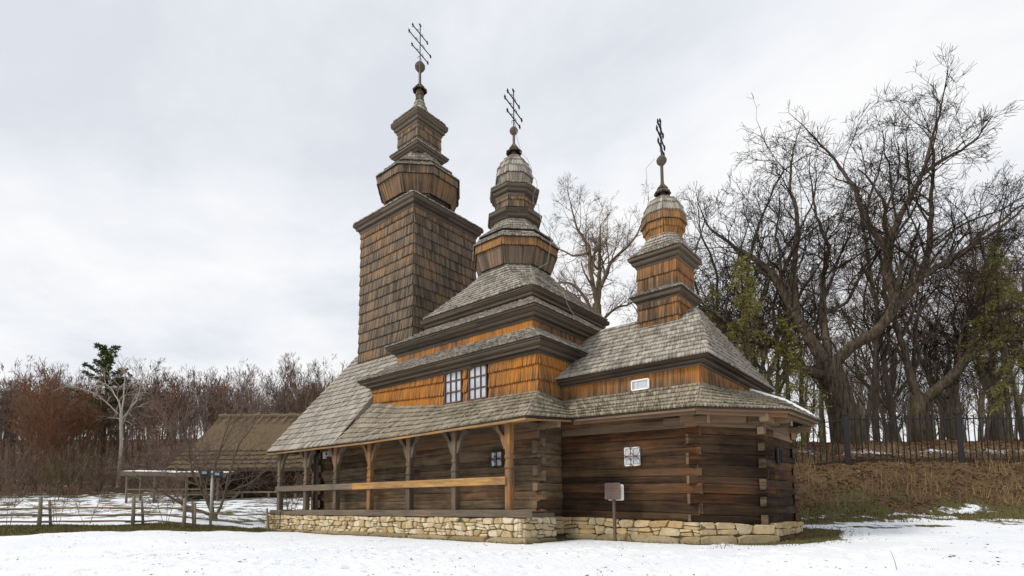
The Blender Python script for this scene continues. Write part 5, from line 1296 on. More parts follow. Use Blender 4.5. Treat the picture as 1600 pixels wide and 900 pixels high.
def mtree(seed, H, r):
    segs = []; grow(segs, random.Random(seed), (0, 0, 0), (0, 0, 1), H, r, 0, MASS); return segs
msets = [mtree(300 + i, 11 + (i % 3), 0.16) for i in range(6)]
spots = []
for i in range(64):
    f = rr.uniform(60, 95); r = f * rr.uniform(0.33, 1.05); spots.append((loc_rf(r, f, .2), rr.uniform(0, 6.3), rr.uniform(.9, 1.25), i % 6, 0))
mass('distant_grove', 'pale mass of bare trees far behind the iron fence', msets, spots, [M['greybark']])

# wood on the slope to the left
LOWM = dict(MASS, step=[2.0, 1.3, 0.9], kids=[22, 6, 3, 0], rmin=0.028)
def lowtree(seed, H, r):
    segs = []; grow(segs, random.Random(seed), (0, 0, 0), (0, 0, 1), H, r, 0, LOWM); return segs
lsets = [lowtree(360 + i, 10 + (i % 3), 0.15) for i in range(6)]
spots = []
for i in range(120):
    f = rr.uniform(53, 74); r = -f * rr.uniform(0.14, 1.12)
    spots.append((loc_rf(r, f, .2), rr.uniform(0, 6.3), rr.uniform(0.55, 0.85), rr.randrange(6), rr.choice((0, 0, 0, 2, 2, 3, 1))))
for i in range(430):
    f = 70 + 75 * rr.random() ** 1.1; r = -f * rr.uniform(0.12, 1.12)
    spots.append((loc_rf(r, f, .2), rr.uniform(0, 6.3), rr.uniform(0.7, 0.98), 6 + rr.randrange(6), rr.choice((0, 0, 2, 2, 1))))
mass('hillside_wood', 'brown mass of bare trees covering the slope on the left', msets + lsets, spots, [M['browntwig'], M['redtwig'], M['mauvetwig'], M['olivetwig']])
BUSH = dict(step=[0.8, 0.6, 0.4], wob=[.12, .18, .2], up=[.02, .03, .03], kids=[7, 4, 0], start=[.1, .1], ang=[(.4, 1.2), (.4, 1.1)], len=[(.4, .7), (.4, .7)], rmin=0.009, minlen=0.25, taper=0.3)
def bush(seed, H, n=7, spread=0.5, r=0.03):
    rng = random.Random(seed); segs = []
    for i in range(n):
        a_ = 6.283 * i / n + rng.random(); sp_ = rng.uniform(.1, spread)
        grow(segs, rng, (0.1 * math.cos(a_), 0.1 * math.sin(a_), 0), unit(V3(sp_ * math.cos(a_), sp_ * math.sin(a_), 1)), H * rng.uniform(.6, 1.05), r, 0, BUSH)
    return segs
bsets = [bush(500 + i, 3.0 + .5 * (i % 3), 8, 0.7) for i in range(5)]
spots = []
for i in range(110):
    f = rr.uniform(45, 60); r = -f * rr.uniform(0.46, 1.1) if i % 4 else -f * rr.uniform(0.2, .5)
    if f < 50 and r > -33: f += 8
    spots.append((loc_rf(r, f, .1), rr.uniform(0, 6.3), rr.uniform(.7, 1.3), i % 5, rr.choice((0, 0, 1, 2))))
mass('undergrowth', 'tangle of brown brush along the foot of the wooded slope', bsets, spots, [M['browntwig'], M['olivetwig'], M['mauvetwig']])

# trees one can tell apart on the left
RUST = dict(SLIM, kids=[26, 8, 6, 0], len=[(.3, .5), (.4, .65), (.4, .6)], ang=[(.3, .7), (.3, .7), (.3, .8)], start=[.08, .1, .1], minlen=.3, rmin=.012)
segs = []
for k in range(4): grow(segs, random.Random(900 + k), (0.5 * math.cos(k * 1.6), 0.5 * math.sin(k * 1.6), 0), unit(V3(.14 * math.cos(k * 1.6), .14 * math.sin(k * 1.6), 1)), 9.3, .1, 0, RUST)
tree_thing('russet_tree', 'rust red twiggy tree at the edge of the slope on the far left', 'tree', loc_rf(-44.0, 51.0, .2), segs, M['redtwig'], M['redtwig'], .05)
rng = random.Random(31); segs = []; D = 53.0; q = lambda x, y, df=0.0: px(x, y, 184, 760, D, df)
BIR = dict(OAK, kids=[4, 4, 3, 2, 0], rmin=.02, minlen=.5)
segs.append((*q(184, 765), *q(186, 690), .17, .15)); segs.append((*q(186, 690), *q(183, 640), .15, .14))
for pts, r0 in (([(183, 640), (172, 615, .3), (155, 595, .6), (135, 585, 1)], .15), ([(183, 645), (186, 610), (190, 580, -.4), (182, 560, -.6)], .16), ([(184, 650), (200, 620, .4), (205, 595, .5), (196, 570, .5)], .14), ([(178, 640), (150, 612, -.6), (120, 600, -1)], .12), ([(184, 655), (165, 645, 1), (125, 640, 1.4)], .10), ([(186, 660), (205, 640, -1), (222, 615, -1.4)], .1)):
    limb(segs, rng, [q(*z_) for z_ in pts], r0 * .55, .022, BIR, 2, 6)
tree_thing('birch_tree', 'white barked birch with spreading bare limbs before the dark wood', 'tree', loc_rf((184 - 800) * 53 / 849, 53.0, .2), segs, M['birch'], M['birch'], .04)

def needles(acc, rng, p, d, L, n, nl, droop=0.5, flat=0.06):
    d = unit(np.array(d, float))
    for i in range(n):
        f_ = rng.random(); b = p + d * (L * f_); o = unit(V3(rng.gauss(0, 1), rng.gauss(0, 1), rng.gauss(0, .5) - droop)); e_ = b + (d * .5 + o) * nl * rng.uniform(.6, 1.1)
        s_ = unit(np.cross(e_ - b, V3(rng.gauss(0, 1), rng.gauss(0, 1), rng.gauss(0, 1)))) * flat * rng.uniform(.7, 1.3)
        m_ = (b + e_) / 2
        acc.add([b, m_ + s_, e_, m_ - s_], [(0, 1, 2, 3)], (rng.random(), 0, 0))
def spruce(name, label, r, f, H, R, n, seed, dens=1.0, lo=0.12, mat='spruce'):
    rng = random.Random(seed); loc = loc_rf(r, f, .15); o = empty(name, tuple(loc)); tag(o, label, 'tree')
    segs = [(0, 0, 0, 0, 0, H * .5, .16, .1), (0, 0, H * .5, 0, 0, H, .1, .015)]; A = Acc()
    for i in range(n):
        t_ = lo + (1 - lo) * (i + rng.random()) / n; z = H * t_; a_ = rng.uniform(0, 6.283); L = R * (1 - t_) ** .8 * rng.uniform(.6, 1.1) + .25
        d = V3(math.cos(a_), math.sin(a_), -.05); p = V3(0, 0, z); steps = 5
        for k in range(steps):
            d = unit(d + V3(rng.gauss(0, .08), rng.gauss(0, .08), -.11 if k < 3 else .06)); q_ = p + d * L / steps; segs.append((*p, *q_, .02, .012))
            for w_ in range(int(5 * dens)):
                b = p + (q_ - p) * rng.random(); hang = V3(rng.gauss(0, .25), rng.gauss(0, .25), -1) if rng.random() < .6 else unit(V3(d[1], -d[0], -.3)) * rng.choice((-1, 1)) + d * .6
                needles(A, rng, b, hang, rng.uniform(.2, .6), 5, .15, .4, .018)
            p = q_
    v, fa = seg_mesh_data(np.array(segs, float)); me = np_mesh('trunk', v, fa, 4); me.materials.append(M['oak']); c = bpy.data.objects.new('trunk', me); col.objects.link(c); c.parent = o
    cr = A.build('crown', M[mat]); cr.parent = o
    return o
spruce('spruce_tree', 'yellow green drooping spruce just right of the apse roof, taller of the pair', (1205 - 800) * 25.5 / 849 + .4, 28.6, 10.8, 3.1, 66, 5, 1.5)
spruce('spruce_tree', 'small yellow green spruce rising behind the low eave of the apse', (1262 - 800) * 27.5 / 849, 29.0, 7.4, 2.4, 46, 6, 1.4)
spruce('spruce_tree', 'sparse spruce half hidden behind the apse tower, left of the drooping one', (1135 - 800) * 33 / 849, 34.0, 10.8, 2.6, 50, 8, 1.3)
spruce('spruce_tree', 'green spruce at the right edge of the picture behind the fence', (1610 - 800) * 30 / 849, 31.0, 12.5, 3.6, 60, 9, 1.4, .2)

# pine on the skyline left
rng = random.Random(41); p0 = loc_rf(-45.5, 60.0, .2); pn = empty('pine_tree', tuple(p0)); tag(pn, 'dark green pine standing out above the bare wood on the left', 'tree')
segs = [(0, 0, 0, 0.3, 0, 7, .26, .2), (.3, 0, 7, .6, 0, 13.6, .2, .06)]; A = Acc()
for i in range(44):
    z = 4.8 + 9.0 * (i / 44); a_ = rng.uniform(0, 6.28); L = (4.6 - 2.9 * (i / 44)) * rng.uniform(.5, 1.1); b = V3(.3 + .05 * (z - 7), 0, z); e_ = b + V3(math.cos(a_) * L, math.sin(a_) * L, .5 + rng.random() * .5)
    segs.append((*b, *e_, .05, .02))
    for k in range(24):
        c_ = b + (e_ - b) * rng.uniform(.35, 1.08) + V3(rng.gauss(0, .2), rng.gauss(0, .2), rng.gauss(0, .12))
        for j in range(16):
            o_ = unit(V3(rng.gauss(0, 1), rng.gauss(0, 1), rng.gauss(.4, .7))) * rng.uniform(.16, .34); s_ = unit(np.cross(o_, V3(rng.gauss(0, 1), rng.gauss(0, 1), 1))) * .05
            A.add([c_, c_ + o_ * .5 + s_, c_ + o_, c_ + o_ * .5 - s_], [(0, 1, 2, 3)], (rng.random(), 0, 0))
v, fa = seg_mesh_data(np.array(segs, float)); me = np_mesh('trunk', v, fa, 4); me.materials.append(M['oak']); c = bpy.data.objects.new('trunk', me); col.objects.link(c); c.parent = pn
c = A.build('crown', M['pine']); c.parent = pn

# spreading many-stemmed fruit tree before the barn
rng = random.Random(52); segs = []; D = 27.5; q = lambda x, y, df=0.0: px(x, y, 338, 806, D, df)
FRT = dict(OAK, kids=[4, 6, 5, 4, 0], rmin=.007, minlen=.3, wob=[.1, .12, .15, .17, .2], up=[.02, .04, .05, .04, .03])
segs.append((*q(338, 812), *q(334, 792), .2, .2))
for pts, r0 in (([(334, 795), (322, 770, .2), (308, 750, .5), (296, 722, .7), (280, 700, 1), (268, 660, 1.2)], .11), ([(333, 792), (322, 760, -.3), (312, 730, -.6), (306, 690, -.8), (303, 650, -1), (310, 620, -1)], .1),
                ([(334, 790), (326, 740, .4), (322, 710, .8), (330, 670, 1), (338, 630, 1.2), (345, 600, 1.2)], .1), ([(337, 800), (346, 780, 0), (350, 755, .2), (356, 715, .4), (364, 680, .5), (385, 650, .6), (398, 620, .6)], .09),
                ([(332, 795), (305, 780, -.6), (280, 765, -1), (255, 742, -1.4), (238, 725, -1.6)], .09), ([(350, 760, .2), (375, 745, .8), (398, 720, 1.2), (420, 700, 1.6)], .05), ([(296, 722, .7), (262, 690, .4), (232, 672, .2), (215, 650, 0)], .05), ([(303, 680, -.9), (280, 650, -1.2), (255, 625, -1.4)], .05)):
    limb(segs, rng, [q(*z_) for z_ in pts], r0 * .85, .016, FRT, 2, 17, .2)
tree_thing('fruit_tree', 'low bare fruit tree with many spreading stems before the thatched barn', 'tree', loc_rf((338 - 800) * 27.5 / 849, 27.5, .1), segs, M['applebark'], M['mauvetwig'], .03)
# saplings at the fence
saps = []
for i, (x, lab) in enumerate(((18, 'thin sapling by the plank fence at the left edge of the picture'), (92, 'thin sapling behind the fence right of the first fence post'), (140, 'leaning thin sapling midway between two fence posts'), (262, 'slim sapling between the second and third fence posts'), (452, 'young bare sapling seen through the far end of the porch'))):
    f = 25.2 if i < 4 else 31.0; segs = bush(700 + i, 1.9 if i < 4 else 3.2, 3 if i < 4 else 6, .35, .014 if i < 4 else .03)
    tree_thing('sapling', lab, 'sapling', loc_rf((x - 800) * f / 849, f, .05), segs, M['browntwig'], M['browntwig'], .012)

# evergreen shrubs and thin trees near the horizon left of the tower
segs = []
for k in range(3): grow(segs, random.Random(950 + k), (k * .4, 0, 0), unit(V3(.15 * (k - 1), .1, 1)), 9.5, .15, 0, dict(SLIM, kids=[20, 6, 4, 0], ang=[(.5, 1.1), (.4, 1), (.3, .9)]))
tree_thing('bare_tree', 'dark bare tree rising behind the barn ridge left of the tall tower', 'tree', loc_rf((500 - 800) * 58 / 849, 58, .2), segs, M['twig'], M['olivetwig'], .05)

# ------------------------------------------------------------------ thatched barn
bo = loc_rf(-20.0, 44.5, 0)
barn = empty('thatched_barn', tuple(bo)); tag(barn, 'long dark log barn with a stepped grey thatched roof behind the fruit tree', 'barn')
def BW(r, f, z): return W(r, f, z)
BZ = 1.75
rL, rR, fF, fB = -26.0, -9.0, 43.9, 50.5
A = Acc(); q4_ = [BW(rL, fF, 0), BW(rR, fF, 0), BW(rR, fB, 0), BW(rL, fB, 0)]; prism(A, [tuple(z_[:2]) for z_ in q4_], BZ - 1, 4.3); bc = A.build('wall', M['core'], barn)
for k in range(8):
    z0 = BZ - .1 + k * .3
    A = Acc(); beam(A, BW(rL - .2, fF - .06, z0 + .14), BW(rR, fF - .06, z0 + .14), .2, .27, tone=(rnd.random() * .5, .05, 0)); A.build('log', M['log'], bc)
    A = Acc(); beam(A, BW(rL - .06, fF - .2, z0 + .1), BW(rL - .06, fB, z0 + .1), .2, .27, tone=(rnd.random() * .5, .05, 0)); A.build('log', M['log'], bc)
def thatch(name, lower, upper, th, n, rag, tiers=1):
    """a thatched slope between two lines of points (outside left to right), ragged lower edge"""
    A = Acc(); rng = random.Random(len(name) + n); a0, a1 = V3(*lower[0]), V3(*lower[1]); b0, b1 = V3(*upper[0]), V3(*upper[1])
    nn = unit(np.cross(a1 - a0, (b0 + b1) / 2 - (a0 + a1) / 2)); dn = unit((a0 + a1) / 2 - (b0 + b1) / 2); Ls = np.linalg.norm(b0 - a0)
    vs, fs, gs = [], [], []; m_ = 5
    for i in range(n + 1):
        u = i / n; lo_ = a0 + (a1 - a0) * u; hi_ = b0 + (b1 - b0) * u; L = np.linalg.norm(a1 - a0)
        rg = rng.uniform(-rag, rag)
        for j in range(m_):
            v_ = j / (m_ - 1); vs.append(lo_ + (hi_ - lo_) * v_ + dn * rg * (1 - v_) + nn * (th + rng.uniform(-.02, .02)) * (1 - .25 * v_)); gs.append((v_ * Ls, u * L, 0))
        vs.append(lo_ + dn * rg * .4 - nn * .02); gs.append((0, u * L, 1))
    for i in range(n):
        for j in range(m_ - 1): fs.append((i*(m_+1)+j, (i+1)*(m_+1)+j, (i+1)*(m_+1)+j+1, i*(m_+1)+j+1))
        fs.append((i*(m_+1)+m_, (i+1)*(m_+1)+m_, (i+1)*(m_+1), i*(m_+1)))
    A.add(vs, fs, (rnd.random(), 0, 0), gs); return A.build(name, M['thatch'], barn)
# stepped lower courses
zE, zS, zR = 3.98, 5.85, 8.85
fE, fS, fR = 43.1, 44.7, 47.2
eL, sL, rLd = -27.4, -26.6, -25.5
for k in range(5):
    t0, t1 = k / 5, (k + 1.35) / 5
    mixf = lambda a_, b_, t_: a_ + (b_ - a_) * t_
    lift = 0.0
    thatch('thatch_course', (BW(mixf(eL, sL, t0), mixf(fE, fS, t0), mixf(zE, zS, t0)), BW(rR, mixf(fE, fS, t0), mixf(zE, zS, t0))), (BW(mixf(eL, sL, t1), mixf(fE, fS, min(1, t1)), mixf(zE, zS, min(1, t1)) - .05), BW(rR, mixf(fE, fS, min(1, t1)), mixf(zE, zS, min(1, t1)) - .05)), .42, 130, .10)
    thatch('thatch_course', (BW(mixf(eL, sL, t0), 52.0 - mixf(0, 1.6, t0), mixf(zE, zS, t0)), BW(mixf(eL, sL, t0), mixf(fE, fS, t0), mixf(zE, zS, t0))), (BW(mixf(eL, sL, t1), 52.0 - mixf(0, 1.6, t1), mixf(zE, zS, min(1, t1)) - .05), BW(mixf(eL, sL, t1), mixf(fE, fS, min(1, t1)), mixf(zE, zS, min(1, t1)) - .05)), .42, 40, .10)
thatch('thatch_slope', (BW(sL, fS, zS), BW(rR, fS, zS)), (BW(rLd, fR, zR), BW(rR, fR, zR)), .2, 90, .05)
thatch('thatch_slope', (BW(sL, 50.4, zS), BW(sL, fS, zS)), (BW(rLd, fR + .1, zR), BW(rLd, fR, zR)), .2, 30, .05)
thatch('thatch_slope', (BW(rR, 50.4, zS), BW(sL, 50.4, zS)), (BW(rR, fR, zR), BW(rLd, fR, zR)), .2, 30, .05)
A = Acc(); tube(A, [BW(rLd - .1 + k * .5, fR, zR + .2 + .05 * math.sin(k * 2.1)) for k in range(34)], .26, 8, (0.6, 0, 0)); A.build('ridge_roll', M['thatch'], barn)
for k in range(22):                                       # crossed ridge poles
    r_ = rLd + .2 + k * .72
    A = Acc(); beam(A, BW(r_ - .35, fR - .75, zR - .45), BW(r_ + .15, fR + .1, zR + .5), .07, .07, tone=(rnd.random(), .2, 0)); beam(A, BW(r_ - .35, fR + .75, zR - .45), BW(r_ + .15, fR - .1, zR + .5), .07, .07, tone=(rnd.random(), .2, 0)); A.build('ridge_pole', M['fencewood'], barn)
A = Acc()
for k in range(6): box(A, (0, 0, 0), (0, 0, 0))
A = Acc(); beam(A, BW(-25.5, 42.7, BZ + .55), BW(-14.5, 42.7, BZ + .55), .12, .14, tone=(.6, .2, 0)); A.build('gallery_rail', M['fencewood'], barn)
for k in range(6): one_beam('gallery_post', M['fencewood'], barn, BW(-25.4 + k * 2.1, 42.7, BZ - .3), BW(-25.4 + k * 2.1, 42.7, BZ + .6), .13, .13, up=(1, 0, 0), tone=(.4, .1, 0))
for k in range(3): one_beam('step', M['fencewood'], barn, BW(-22.6, 42.3 - .25 * k, BZ + .42 - .2 * k), BW(-21.4, 42.3 - .25 * k, BZ + .42 - .2 * k), .3, .06, tone=(.6, .2, 0))
one_beam('step_stringer', M['fencewood'], barn, BW(-22.7, 42.6, BZ + .6), BW(-22.9, 41.5, BZ - .2), .08, .2, tone=(.6, .2, 0)); one_beam('step_stringer', M['fencewood'], barn, BW(-21.3, 42.6, BZ + .6), BW(-21.5, 41.5, BZ - .2), .08, .2, tone=(.6, .2, 0))
# patches of snow still on the thatch, seen through the porch
A = Acc()
for (r_, t_, w_) in ((-15.9, .75, .9), (-15.3, .35, 1.1), (-25.2, .55, .8)):
    fa_, za_ = fE + (fS - fE) * t_, zE + (zS - zE) * t_ + .24
    A.add([BW(r_, fa_, za_), BW(r_ + w_, fa_, za_ - .02), BW(r_ + w_ * 1.1, fa_ + .35, za_ + .42), BW(r_ + .2, fa_ + .3, za_ + .38), BW(r_ + w_ * .5, fa_ + .12, za_ + .26)], [(0, 1, 4), (1, 2, 4), (2, 3, 4), (3, 0, 4)], (1, 0, 0))
sn = A.build('thatch_snow', M['snow'], None, 'stuff'); tag(sn, 'small white snow patches left on the thatched roof', 'snow')

# lean-to canopy beside the barn
cn = empty('open_shed', tuple(loc_rf(-26.5, 40.5, 0))); tag(cn, 'open shed on posts with flat snowy roof left of the barn', 'shed')
c0, c1, c2, c3 = BW(-28.8, 39.9, 3.78), BW(-21.6, 41.0, 3.66), BW(-21.9, 43.0, 3.9), BW(-29.0, 42.2, 4.0)
A = Acc(); vs = [c0, c1, c2, c3] + [z_ - V3(0, 0, .1) for z_ in (c0, c1, c2, c3)]; A.add(vs, [(0, 1, 2, 3), (7, 6, 5, 4), (0, 4, 5, 1), (1, 5, 6, 2), (2, 6, 7, 3), (3, 7, 4, 0)], (.6, .3, 0)); A.build('roof', M['fencewood'], cn)
one_beam('fascia', M['fencewood'], cn, c0 - V3(0, 0, .12) - FH * .04, c1 - V3(0, 0, .12) - FH * .04, .06, .3, tone=(.3, .0, 0))
for (r_, f_) in ((-28.5, 40.2), (-26.6, 40.4), (-24.4, 40.7), (-22.2, 41.0), (-28.7, 42.0), (-25.6, 42.4)):
    z_ = float(gz_rf(r_, f_)); one_beam('post', M['fencewood'], cn, BW(r_, f_, z_ - .1), BW(r_, f_, 3.68), .14, .14, up=(1, 0, 0), tone=(.3, .1, 0))
for z_ in (2.1, 2.5): one_beam('rail', M['fencewood'], cn, BW(-28.5, 40.15, z_), BW(-22.2, 40.95, z_), .06, .1, tone=(.4, .1, 0))
A = Acc(); n_ = 14; vs, fs = [], []
for i in range(n_ + 1):
    u = i / n_
    for v_ in (0.02, .5, .98):
        p_ = c0 + (c1 - c0) * u; q_ = c3 + (c2 - c3) * u; th = .07 if u < .42 or u > .55 else .012
        vs.append(p_ + (q_ - p_) * v_ + V3(0, 0, .012 + th * (1 if v_ == .5 else .8)))
for i in range(n_):
    for j in range(2): fs.append((i*3+j, (i+1)*3+j, (i+1)*3+j+1, i*3+j+1))
    fs.append((i*3, (i+1)*3, (i+1)*3, i*3))
fs = [f_ for f_ in fs if len(set(f_)) > 3]
A.add(vs, fs, (1, 0, 0)); sn = A.build('shed_snow', M['snow'], None, 'stuff'); tag(sn, 'white snow lying on the flat shed roof', 'snow')

# ------------------------------------------------------------------ fences
pf = empty('pole_fence', tuple(loc_rf(-18.5, 24.0, 0))); tag(pf, 'low grey fence of horizontal poles between paired posts on the left', 'fence')
posts = [(-27.0, 23.6), (-20.7, 23.9), (-16.75, 24.1), (-14.55, 24.2)]
def gp(r, f, z): return W(r, f, float(gz_rf(r, f)) + z)
rr2 = random.Random(4)
for i, (r_, f_) in enumerate(posts):
    A = Acc(); tube(A, [gp(r_, f_, -.2), gp(r_ + .01, f_, .6), gp(r_, f_, 1.3)], [.085, .08, .07], 8, (.7, .1, 0)); A.build('post', M['fencewood'], pf, smooth=True)
    A = Acc(); tube(A, [gp(r_ + .32, f_ + .25, -.2), gp(r_ + .22, f_ + .2, 1.15)], [.06, .05], 7, (.6, .1, 0)); A.build('post', M['fencewood'], pf, smooth=True)
A = Acc(); tube(A, [gp(-14.1, 24.3, -.2), gp(-14.15, 24.3, 1.15)], .055, 7, (.5, .1, 0)); A.build('post', M['fencewood'], pf, smooth=True)
for i in range(len(posts) - 1):
    (ra, fa), (rb, fb) = posts[i], posts[i + 1]
    for z_, mt, tn in ((.78, 'newwood' if i == 1 else 'fencewood', .6), (.47, 'fencewood', .5), (.2, 'fencewood', .4)):
        pts = [gp(ra + (rb - ra) * k / 5 - (.4 if k == 0 else -.4 if k == 5 else 0), fa + (fb - fa) * k / 5 + .12, z_ + rr2.uniform(-.03, .03)) for k in range(6)]
        A = Acc(); tube(A, pts, [.045 * rr2.uniform(.8, 1.2) for _ in pts], 6, (tn, .25, 0)); A.build('rail', M[mt], pf, smooth=True)
for z_ in (.75, .45):
    A = Acc(); tube(A, [gp(-14.9, 24.3, z_), gp(-12.6, 25.2, z_ - .1), gp(-11.0, 26.2, z_ + .1)], .032, 6, (.5, .2, 0)); A.build('rail', M['fencewood'], pf, smooth=True)
for i, (r_, f_) in enumerate(((-11.4, 25.6),)):
    A = Acc(); tube(A, [gp(r_, f_, -.2), gp(r_ - .12, f_, 1.05)], [.075, .05], 6, (.7, .1, 0)); A.build('post', M['fencewood'], pf)

# floodlight on a pole
fl = empty('floodlight_pole', tuple(loc_rf((331 - 800) * 25.4 / 849, 25.4, 0))); tag(fl, 'pale pole carrying two black floodlights before the fruit tree', 'lamp post')
rq, fq = (331 - 800) * 25.4 / 849, 25.4
A = Acc(); tube(A, [gp(rq, fq, -.2), gp(rq, fq, 2.35)], .06, 8, (.9, 0, 0)); A.build('pole', M['cable'], fl, smooth=True)
for s_ in (-1, 1):
    c_ = gp(rq + s_ * .3, fq - .05, 2.45)
    A = Acc(); beam(A, c_ - RH * .2, c_ + RH * .2, .16, .26); A.build('lamp_housing', M['blackmetal'], fl)
    A = Acc(); beam(A, c_ - RH * .11 - FH * .09, c_ + RH * .11 - FH * .09, .02, .12); A.build('lamp_glass', M['lampglass'], fl)
A = Acc(); beam(A, gp(rq - .5, fq, 2.3), gp(rq + .5, fq, 2.3), .06, .06); A.build('crossarm', M['blackmetal'], fl)

# iron fence on top of the bank
ifn = empty('iron_fence', tuple(loc_rf(17, 27.4, 0))); tag(ifn, 'black iron picket fence running along the top of the leafy bank', 'fence')
FF = 26.5
pp = [9.6, 16.45, 22.0, 28.5, 35.0]
tube_me = None
for r_ in pp:
    A = Acc(); z0 = float(gz_rf(r_, FF)); beam(A, W(r_, FF, z0 - .3), W(r_, FF, z0 + 2.42), .24, .24, up=(1, 0, 0), tone=(.3, 0, 0)); po = A.build('post', M['iron'], ifn)
    A = Acc(); beam(A, W(r_, FF, z0 + 2.42), W(r_, FF, z0 + 2.5), .3, .3, up=(1, 0, 0)); A.build('post_cap', M['iron'], po)
ends = [7.0] + pp + [40]
A0 = Acc(); tube(A0, [(0, 0, 0), (0, 0, 2.3)], .026, 4); pk0 = None
for i in range(len(ends) - 1):
    a_, b_ = ends[i] + .15, ends[i + 1] - .15
    za, zb = float(gz_rf(a_, FF)), float(gz_rf(b_, FF))
    for z_ in (.2, 2.2):
        A = Acc(); beam(A, W(a_, FF, za + z_), W(b_, FF, zb + z_), .04, .06); A.build('rail', M['iron'], ifn)
    n_ = int((b_ - a_) / .29)
    for k in range(1, n_):
        r_ = a_ + (b_ - a_) * k / n_; p_ = W(r_, FF, za + (zb - za) * k / n_ + .08)
        if pk0 is None: pk0 = A0.build('picket', M['iron'], None); ob_ = pk0
        else: ob_ = pk0.copy(); col.objects.link(ob_)
        ob_.parent = ifn; ob_.location = Vector(p_) - ifn.location

# ------------------------------------------------------------------ ground cover
def blades(name, pts, hmin, hmax, mat, lean=.4, w=.012):
    rng = np.random.default_rng(len(pts)); n = len(pts); p = np.array(pts, float)
    h_ = rng.uniform(hmin, hmax, n); a_ = rng.uniform(0, 6.283, n); l_ = rng.uniform(0, lean, n) * h_; th = rng.uniform(0, 6.283, n)
    s_ = np.stack([np.cos(th), np.sin(th), np.zeros(n)], -1) * (w * rng.uniform(.6, 1.4, n))[:, None]
    tip = p + np.stack([np.cos(a_) * l_, np.sin(a_) * l_, h_], -1)
    v = np.concatenate([p - s_, p + s_, tip], 1).reshape(-1, 3); f = np.arange(3 * n).reshape(n, 3)
    me = np_mesh(name, v, f, 3); at = me.attributes.new('tone', 'FLOAT_COLOR', 'POINT'); t_ = np.repeat(rng.random(n), 3)
    at.data.foreach_set('color', np.stack([t_, t_, t_, np.ones_like(t_)], -1).astype(np.float32).ravel()); me.materials.append(mat)
    return link(name, me, None, 'stuff')
def scatter(n, rfun, seed, cond):
    rng = np.random.default_rng(seed); r, f = rfun(rng, n); x = C0[0] + RH[0]*r + FH[0]*f; y = C0[1] + RH[1]*r + FH[1]*f
    s_, l_ = cover(r, f, x, y); k = cond(s_, l_, rng, n, x, y, r, f); z = gz_rf(r, f); return np.stack([x, y, z], -1)[k]
pts = scatter(60000, lambda g, n: (g.uniform(-30, -10, n), g.uniform(17.5, 28, n)), 1, lambda s, l, g, n, x, y, r, f: (s < .5 + .1 * vnoise(x, y, .5)) & (church_dist(x, y) > .2))
o = blades('grass', pts, .03, .09, M['grass'], .8, .012); tag(o, 'strip of short olive winter grass before the pole fence', 'grass')
pts = scatter(60000, lambda g, n: (g.uniform(-13, 14, n), g.uniform(12, 28, n)), 2, lambda s, l, g, n, x, y, r, f: (church_dist(x, y) > -.05) & (church_dist(x, y) < .5 + 1.2 * (x > 5.6)) & (g.random(n) < np.clip(1.1 - s, 0, .8)) & (f < toe(r) - 1))
o = blades('footing_grass', pts, .03, .10, M['grass'], .9, .011); tag(o, 'thin grass fringe along the foot of the church wall', 'grass')
pts = scatter(70000, lambda g, n: (g.uniform(8, 36, n), g.uniform(20.5, 28, n)), 3, lambda s, l, g, n, x, y, r, f: (g.random(n) < np.clip(.75 - s, 0, .6) * (1.0 - .75 * l)))
o = blades('bank_grass', pts, .05, .16, M['grass'], .9, .014); tag(o, 'olive grass growing on the lower part of the bank', 'grass')
pts = scatter(14000, lambda g, n: (g.uniform(8, 36, n), g.uniform(22.5, 29, n)), 4, lambda s, l, g, n, x, y, r, f: (vnoise(r, f, 1.2, 3) > .05) & (g.random(n) < .6))
o = blades('dry_stalks', pts, .15, .75, M['drygrass'], .6, .012); tag(o, 'dry straw coloured stalks standing on the bank below the fence', 'weeds')
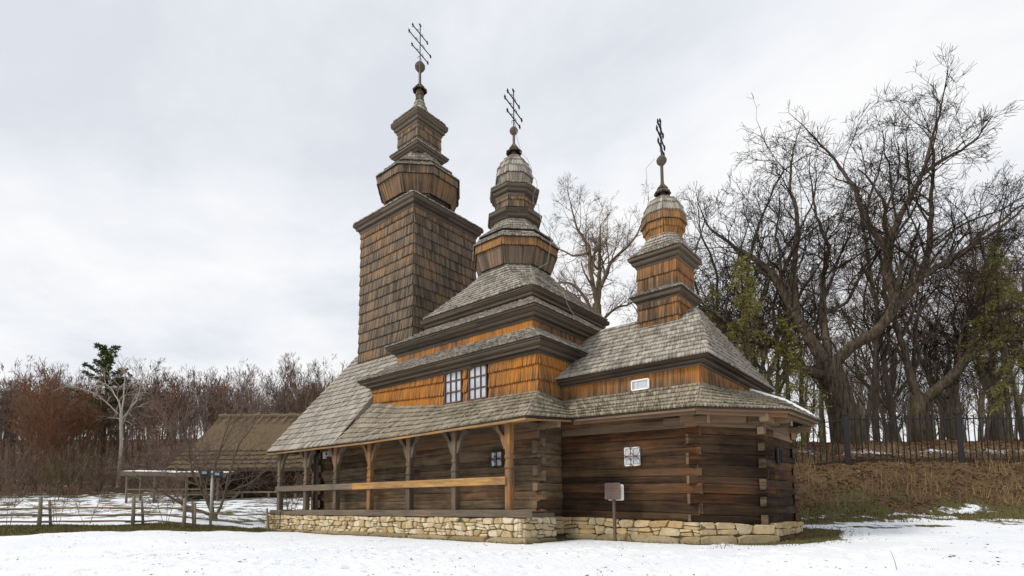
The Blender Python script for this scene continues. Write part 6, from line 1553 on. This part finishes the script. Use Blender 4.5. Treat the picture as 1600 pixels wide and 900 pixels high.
def leaves(name, pts, smin, smax, mat, seed, lift=.012):
    rng = np.random.default_rng(seed); n = len(pts); p = np.array(pts) + np.array([0, 0, lift]); a_ = rng.uniform(0, 6.283, n); L = rng.uniform(smin, smax, n); wd = L * rng.uniform(.35, .65, n)
    u = np.stack([np.cos(a_), np.sin(a_), rng.normal(0, .2, n)], -1) * L[:, None]; v_ = np.stack([-np.sin(a_), np.cos(a_), rng.normal(0, .3, n)], -1) * wd[:, None]
    lf = np.array([0, 0, 1.0])[None, :] * (L * .35)[:, None]
    v = np.stack([p - u, p - v_ * .9 + lf * .3, p + u + lf * .5, p + v_ * .9 + lf * .3], 1).reshape(-1, 3); f = np.arange(4 * n).reshape(n, 4)
    me = np_mesh(name, v, f, 4); at = me.attributes.new('tone', 'FLOAT_COLOR', 'POINT'); t_ = np.repeat(rng.random(n), 4)
    at.data.foreach_set('color', np.stack([t_, t_, t_, np.ones_like(t_)], -1).astype(np.float32).ravel()); me.materials.append(mat); return link(name, me, None, 'stuff')
pts = scatter(70000, lambda g, n: (g.uniform(7.5, 38, n), g.uniform(21.5, 36, n)), 5, lambda s, l, g, n, x, y, r, f: (l > .2) & (s < .55) & (g.random(n) < (.25 + .75 * l) * np.clip(.6 + .6 * vnoise(r, f, .5, 31), .1, 1)))
o = leaves('fallen_leaves', pts, .035, .1, M['leaf'], 6); tag(o, 'carpet of fallen brown leaves over the bank', 'leaves')
pts = scatter(7000, lambda g, n: (lambda f: (f * g.uniform(-1, 1, n) * .98, f))(7 + 15 * g.random(n) ** 1.2), 7, lambda s, l, g, n, x, y, r, f: (church_dist(x, y) > .4) & (s > .5) & (vnoise(x, y, 1.1, 5) + .5 * vnoise(x, y, .37, 6) > .25) & (g.random(n) < .35))
o = leaves('leaf_debris', pts, .012, .05, M['debris'], 8, .006); tag(o, 'small dark bits of leaf and twig scattered over the snow', 'debris')
pts = scatter(26000, lambda g, n: (lambda f: (f * g.uniform(-1, 1, n) * .98, f))(8 + 15 * g.random(n)), 17, lambda s, l, g, n, x, y, r, f: (church_dist(x, y) > .5) & (s > .5) & (vnoise(x, y, .9, 15) + .7 * vnoise(x, y, .3, 16) > .95))
o = blades('snow_grass', pts, .015, .05, M['grass'], 1.2, .006); tag(o, 'sparse grass tips poking through the thin snow in the foreground', 'grass')
# lone twig sticking out of the snow in front
A = Acc(); b = W(6.7, 9.6, float(gz_rf(6.7, 9.6))); tube(A, [b - V3(0, 0, .05), b + RH * -.04 + V3(0, 0, .16), b + RH * -.1 + V3(0, 0, .33)], [.006, .005, .003], 5); o = A.build('twig', M['browntwig'], None); tag(o, 'lone thin twig sticking up from the snow in the right foreground', 'twig')
